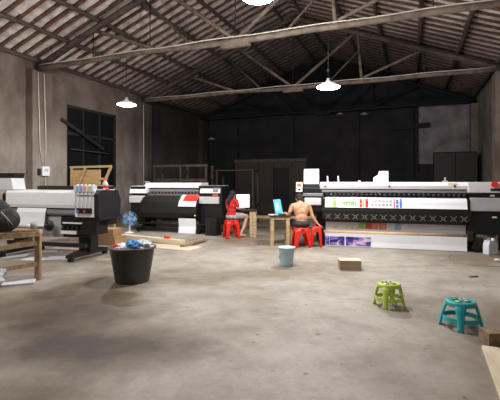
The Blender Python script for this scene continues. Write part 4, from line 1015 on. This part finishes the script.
def head(b, c, fwd, up, s=1.0):
    """skull, jaw, nose, brow, ears"""
    f = Vector(fwd).normalized(); u = Vector(up); u = (u-f*u.dot(f)).normalized(); r = f.cross(u).normalized(); c = Vector(c)
    R3 = Matrix((r, f, u)).transposed()
    b.ball(c+u*0.025*s, 0.075*s, 0.092*s, 0.090*s, n=20, rot=R3)
    b.ball(c+f*0.030*s-u*0.045*s, 0.056*s, 0.060*s, 0.068*s, n=16, rot=R3)
    b.ball(c+f*0.075*s-u*0.092*s, 0.024*s, 0.018*s, 0.016*s, n=10, rot=R3)
    b.capsule(c+f*0.092*s+u*0.005*s, c+f*0.108*s-u*0.030*s, 0.009*s, 0.014*s, 8)
    b.ball(c+f*0.084*s+u*0.028*s, 0.045*s, 0.012*s, 0.010*s, n=10, rot=R3)
    for q in (-1, 1):
        b.ball(c+r*0.078*q*s-u*0.005*s-f*0.005*s, 0.012*s, 0.018*s, 0.030*s, n=10, rot=R3)
    return c, f, u, r, R3
def face_parts(hd, parent, s=1.0):
    c, f, u, r, R3 = hd
    for q in (-1, 1):
        b = MB(); b.ball(c+f*0.087*s+r*0.031*q*s+u*0.002*s, 0.012*s, 0.008*s, 0.006*s, n=10, rot=R3); b.build('eye', M['eye'], parent)
        b = MB(); b.capsule(c+f*0.094*s+r*0.016*q*s+u*0.020*s, c+f*0.088*s+r*0.044*q*s+u*0.020*s, 0.004*s, 0.003*s, 6); b.build('eyebrow', M['hair'], parent)
    b = MB(); b.ball(c+f*0.090*s-u*0.056*s, 0.022*s, 0.008*s, 0.007*s, n=10, rot=R3); b.build('mouth', M['lips'], parent)

# --- shirtless man, facing away, leaning to his desk
def man():
    t = thing('person', 'shirtless person in dark shorts, seated on a red stool at the laptop', 'person', (1.145, 8.95, 0), 0.10)
    b = MB()
    # torso : pelvis at z .50 seat .42
    b.ball((0, 0.01, 0.50), 0.165, 0.125, 0.10, n=20)
    b.ball((0, 0.03, 0.62), 0.140, 0.095, 0.13, n=20)
    b.ball((0, 0.06, 0.74), 0.160, 0.100, 0.13, n=20)
    b.ball((0, 0.10, 0.85), 0.165, 0.098, 0.11, n=20)
    for s in (-1, 1):
        b.ball((s*0.09, 0.06, 0.80), 0.085, 0.075, 0.12, n=16)
        b.capsule((s*0.05, 0.13, 0.915), (s*0.175, 0.13, 0.885), 0.058, 0.060)
    b.capsule((0, 0.13, 0.92), (0, 0.20, 1.00), 0.055, 0.050)
    hd = head(b, (0, 0.245, 1.035), (0, 0.86, -0.5), (0, 0.5, 0.86), 0.98)
    # left arm forward to desk
    def limb(pts, rs_):
        for i in range(len(pts)-1): b.capsule(pts[i], pts[i+1], rs_[i], rs_[i+1])
    limb([(-0.195, 0.13, 0.875), (-0.245, 0.10, 0.76), (-0.275, 0.14, 0.66), (-0.30, 0.26, 0.705), (-0.315, 0.36, 0.715)], [0.052, 0.043, 0.036, 0.033, 0.024])
    hand(b, (-0.317, 0.37, 0.713), (-0.05, 1, -0.05), (0, 0, -1), 1, 0.25)
    # right arm hanging to the side, hand on the empty stool
    limb([(0.195, 0.13, 0.875), (0.235, 0.10, 0.76), (0.262, 0.06, 0.63), (0.32, 0.05, 0.56), (0.365, 0.03, 0.495)], [0.052, 0.043, 0.037, 0.033, 0.024])
    hand(b, (0.368, 0.03, 0.490), (0.6, -0.1, -0.42), (-0.2, 0, -1), -1, -0.1 if False else 0.1)
    for s in (-1, 1):
        limb([(s*0.095, 0.04, 0.49), (s*0.17, 0.36, 0.495), (s*0.17, 0.38, 0.47), (s*0.175, 0.30, 0.28), (s*0.17, 0.20, 0.09)], [0.088, 0.062, 0.056, 0.052, 0.034])
        limb([(s*0.17, 0.18, 0.055), (s*0.175, 0.28, 0.045), (s*0.18, 0.35, 0.030)], [0.034, 0.034, 0.024])
        for k in range(5): b.capsule((s*(0.155+0.013*k), 0.36, 0.025), (s*(0.155+0.013*k), 0.395-0.006*k, 0.020), 0.010, 0.009, 6)
    body = remesh(b.build('body', M['skin_m'], t), 0.0075, 5)
    # spine groove
    for v in body.data.vertices:
        x, y, z = v.co
        if 0.58 < z < 0.92 and y < 0.06: v.co.y += 0.014*math.exp(-(x/0.018)**2)
    face_parts(hd, t)
    c, f, u, r, R3 = hd
    b = MB(); b.ball(c+u*0.040-f*0.016, 0.084, 0.096, 0.082, n=24, rot=R3); b.ball(c-f*0.055-u*0.02, 0.064, 0.05, 0.07, n=16, rot=R3)
    for v in b.bm.verts: v.co += noise.noise_vector(v.co*30)*0.008
    remesh(b.build('hair', M['hair'], t), 0.008, 2)
    b = MB()
    b.ball((0, 0.01, 0.495), 0.182, 0.142, 0.095, n=20); b.ball((0, 0.01, 0.55), 0.165, 0.122, 0.035, n=20)
    for s in (-1, 1): b.capsule((s*0.095, 0.05, 0.495), (s*0.15, 0.32, 0.50), 0.098, 0.080)
    for v in b.bm.verts: v.co.z = max(v.co.z, 0.426)
    remesh(b.build('shorts', M['shorts_m'], t), 0.008, 4)
    for s in (-1, 1):
        b = MB(); b.ball((s*0.178, 0.27, 0.010), 0.050, 0.14, 0.010, n=16); b.build('sandal', M['sandal'], t)
man()

def woman():
    t = thing('person', 'person in red shirt with long black hair, seated at the white monitor', 'person', (-0.47, 10.38, 0), -0.78)
    b = MB()   # local +y is the facing direction (rotated to the right)
    b.ball((0, 0.0, 0.55), 0.155, 0.12, 0.10, n=20)
    b.ball((0, 0.0, 0.68), 0.115, 0.085, 0.13, n=20)
    b.ball((0, 0.0, 0.82), 0.135, 0.090, 0.13, n=20)
    b.ball((0, 0.01, 0.90), 0.135, 0.085, 0.09, n=20)
    for s in (-1, 1):
        b.capsule((s*0.04, 0.01, 0.965), (s*0.145, 0.01, 0.94), 0.045, 0.048)
        b.ball((s*0.06, 0.075, 0.84), 0.055, 0.045, 0.055, n=14)
    b.capsule((0, 0.01, 0.96), (0, 0.03, 1.05), 0.045, 0.042)
    hd = head(b, (0, 0.045, 1.105), (-0.35, 0.93, -0.12), (0, 0.1, 1), 0.92)
    def limb(pts, rs_):
        for i in range(len(pts)-1): b.capsule(pts[i], pts[i+1], rs_[i], rs_[i+1])
    # right arm forward to the mouse
    limb([(0.165, 0.01, 0.935), (0.19, 0.03, 0.83), (0.175, 0.09, 0.745), (0.11, 0.20, 0.745), (0.05, 0.27, 0.745)], [0.045, 0.038, 0.032, 0.029, 0.021])
    hand(b, (0.045, 0.278, 0.743), (-0.35, 1, -0.05), (0, 0, -1), -1, 0.2, 0.92)
    limb([(-0.165, 0.01, 0.935), (-0.20, 0.02, 0.83), (-0.205, 0.06, 0.73), (-0.15, 0.17, 0.73), (-0.09, 0.27, 0.735)], [0.045, 0.038, 0.032, 0.029, 0.021])
    hand(b, (-0.087, 0.278, 0.735), (0.1, 1, -0.05), (0, 0, -1), 1, 0.2, 0.92)
    for s in (-1, 1):
        limb([(s*0.085, 0.03, 0.545), (s*0.115, 0.40, 0.54), (s*0.115, 0.415, 0.51), (s*0.115, 0.34, 0.30), (s*0.11, 0.22, 0.09)], [0.085, 0.058, 0.050, 0.048, 0.030])
        limb([(s*0.11, 0.20, 0.055), (s*0.115, 0.30, 0.045), (s*0.12, 0.37, 0.028)], [0.032, 0.031, 0.022])
        for k in range(5): b.capsule((s*(0.097+0.011*k), 0.375, 0.024), (s*(0.097+0.011*k), 0.405-0.005*k, 0.019), 0.009, 0.008, 6)
    remesh(b.build('body', M['skin_f'], t), 0.0075, 4)
    face_parts(hd, t, 0.92)
    c, f, u, r, R3 = hd
    b = MB(); b.ball(c+u*0.034-f*0.014, 0.080, 0.090, 0.080, n=24, rot=R3); b.ball(c-f*0.055-u*0.03, 0.068, 0.05, 0.09, n=16, rot=R3)
    b.capsule((0, -0.05, 1.06), (0.0, -0.105, 0.95), 0.052, 0.048); b.capsule((0.0, -0.105, 0.95), (0.0, -0.108, 0.86), 0.048, 0.030)
    remesh(b.build('hair', M['hair'], t), 0.008, 3)
    b = MB()
    b.ball((0, 0.0, 0.60), 0.150, 0.122, 0.07, n=20); b.ball((0, 0.0, 0.70), 0.132, 0.102, 0.13, n=20); b.ball((0, 0.0, 0.82), 0.150, 0.106, 0.13, n=20); b.ball((0, 0.01, 0.90), 0.150, 0.098, 0.085, n=20)
    for s in (-1, 1):
        b.capsule((s*0.05, 0.01, 0.965), (s*0.15, 0.01, 0.945), 0.050, 0.058)
        b.capsule((s*0.155, 0.01, 0.94), (s*0.19, 0.025, 0.84), 0.060, 0.050)
        b.ball((s*0.06, 0.085, 0.84), 0.062, 0.05, 0.062, n=14)
    remesh(b.build('shirt', M['shirt'], t), 0.008, 3)
    b = MB(); b.ball((0, 0.0, 0.54), 0.172, 0.138, 0.092, n=20)
    for s in (-1, 1): b.capsule((s*0.085, 0.04, 0.548), (s*0.108, 0.25, 0.548), 0.094, 0.084)
    for v in b.bm.verts: v.co.z = max(v.co.z, 0.465)
    remesh(b.build('shorts', M['shorts_f'], t), 0.008, 3)
    for s in (-1, 1):
        b = MB(); b.ball((s*0.115, 0.29, 0.010), 0.045, 0.125, 0.010, n=16); b.build('sandal', M['sandal'], t)
woman()

# ------------------------------------------------------------------ light, world, camera
def point(loc, power, r=0.12, col=(1.0, 0.965, 0.93), name='lamp_or_fill_light'):
    l = bpy.data.lights.new(name, 'POINT'); l.energy = power; l.color = col; l.shadow_soft_size = r
    o = bpy.data.objects.new(name, l); COL.objects.link(o); o.location = loc; return o
for (p, _), e in zip(LAMPS, (540, 200, 380)):
    point(p + Vector((0, 0, -0.13)), e)
point(RW(-5.6, 1.0, 3.9), 170); point(RW(-6.4, 3.5, 3.8), 260); point(RW(0.0, -2.0, 4.0), 70)  # unseen lights without fixtures; the second a fill added to brighten the left printer
w = bpy.data.worlds.new('World'); bpy.context.scene.world = w; w.use_nodes = True
w.node_tree.nodes['Background'].inputs[0].default_value = (0.35, 0.4, 0.6, 1); w.node_tree.nodes['Background'].inputs[1].default_value = 0.02

cam = bpy.data.cameras.new('camera'); co = bpy.data.objects.new('camera', cam); COL.objects.link(co)
co.location = (0, 0, 1.4); co.rotation_euler = (PI/2, 0, 0)
cam.sensor_width = 36; cam.lens = 405/500*36; cam.shift_y = -17/500; cam.clip_end = 100
bpy.context.scene.camera = co
vs = bpy.context.scene.view_settings
vs.view_transform = 'Standard'; vs.look = 'None'; vs.exposure = 0.0
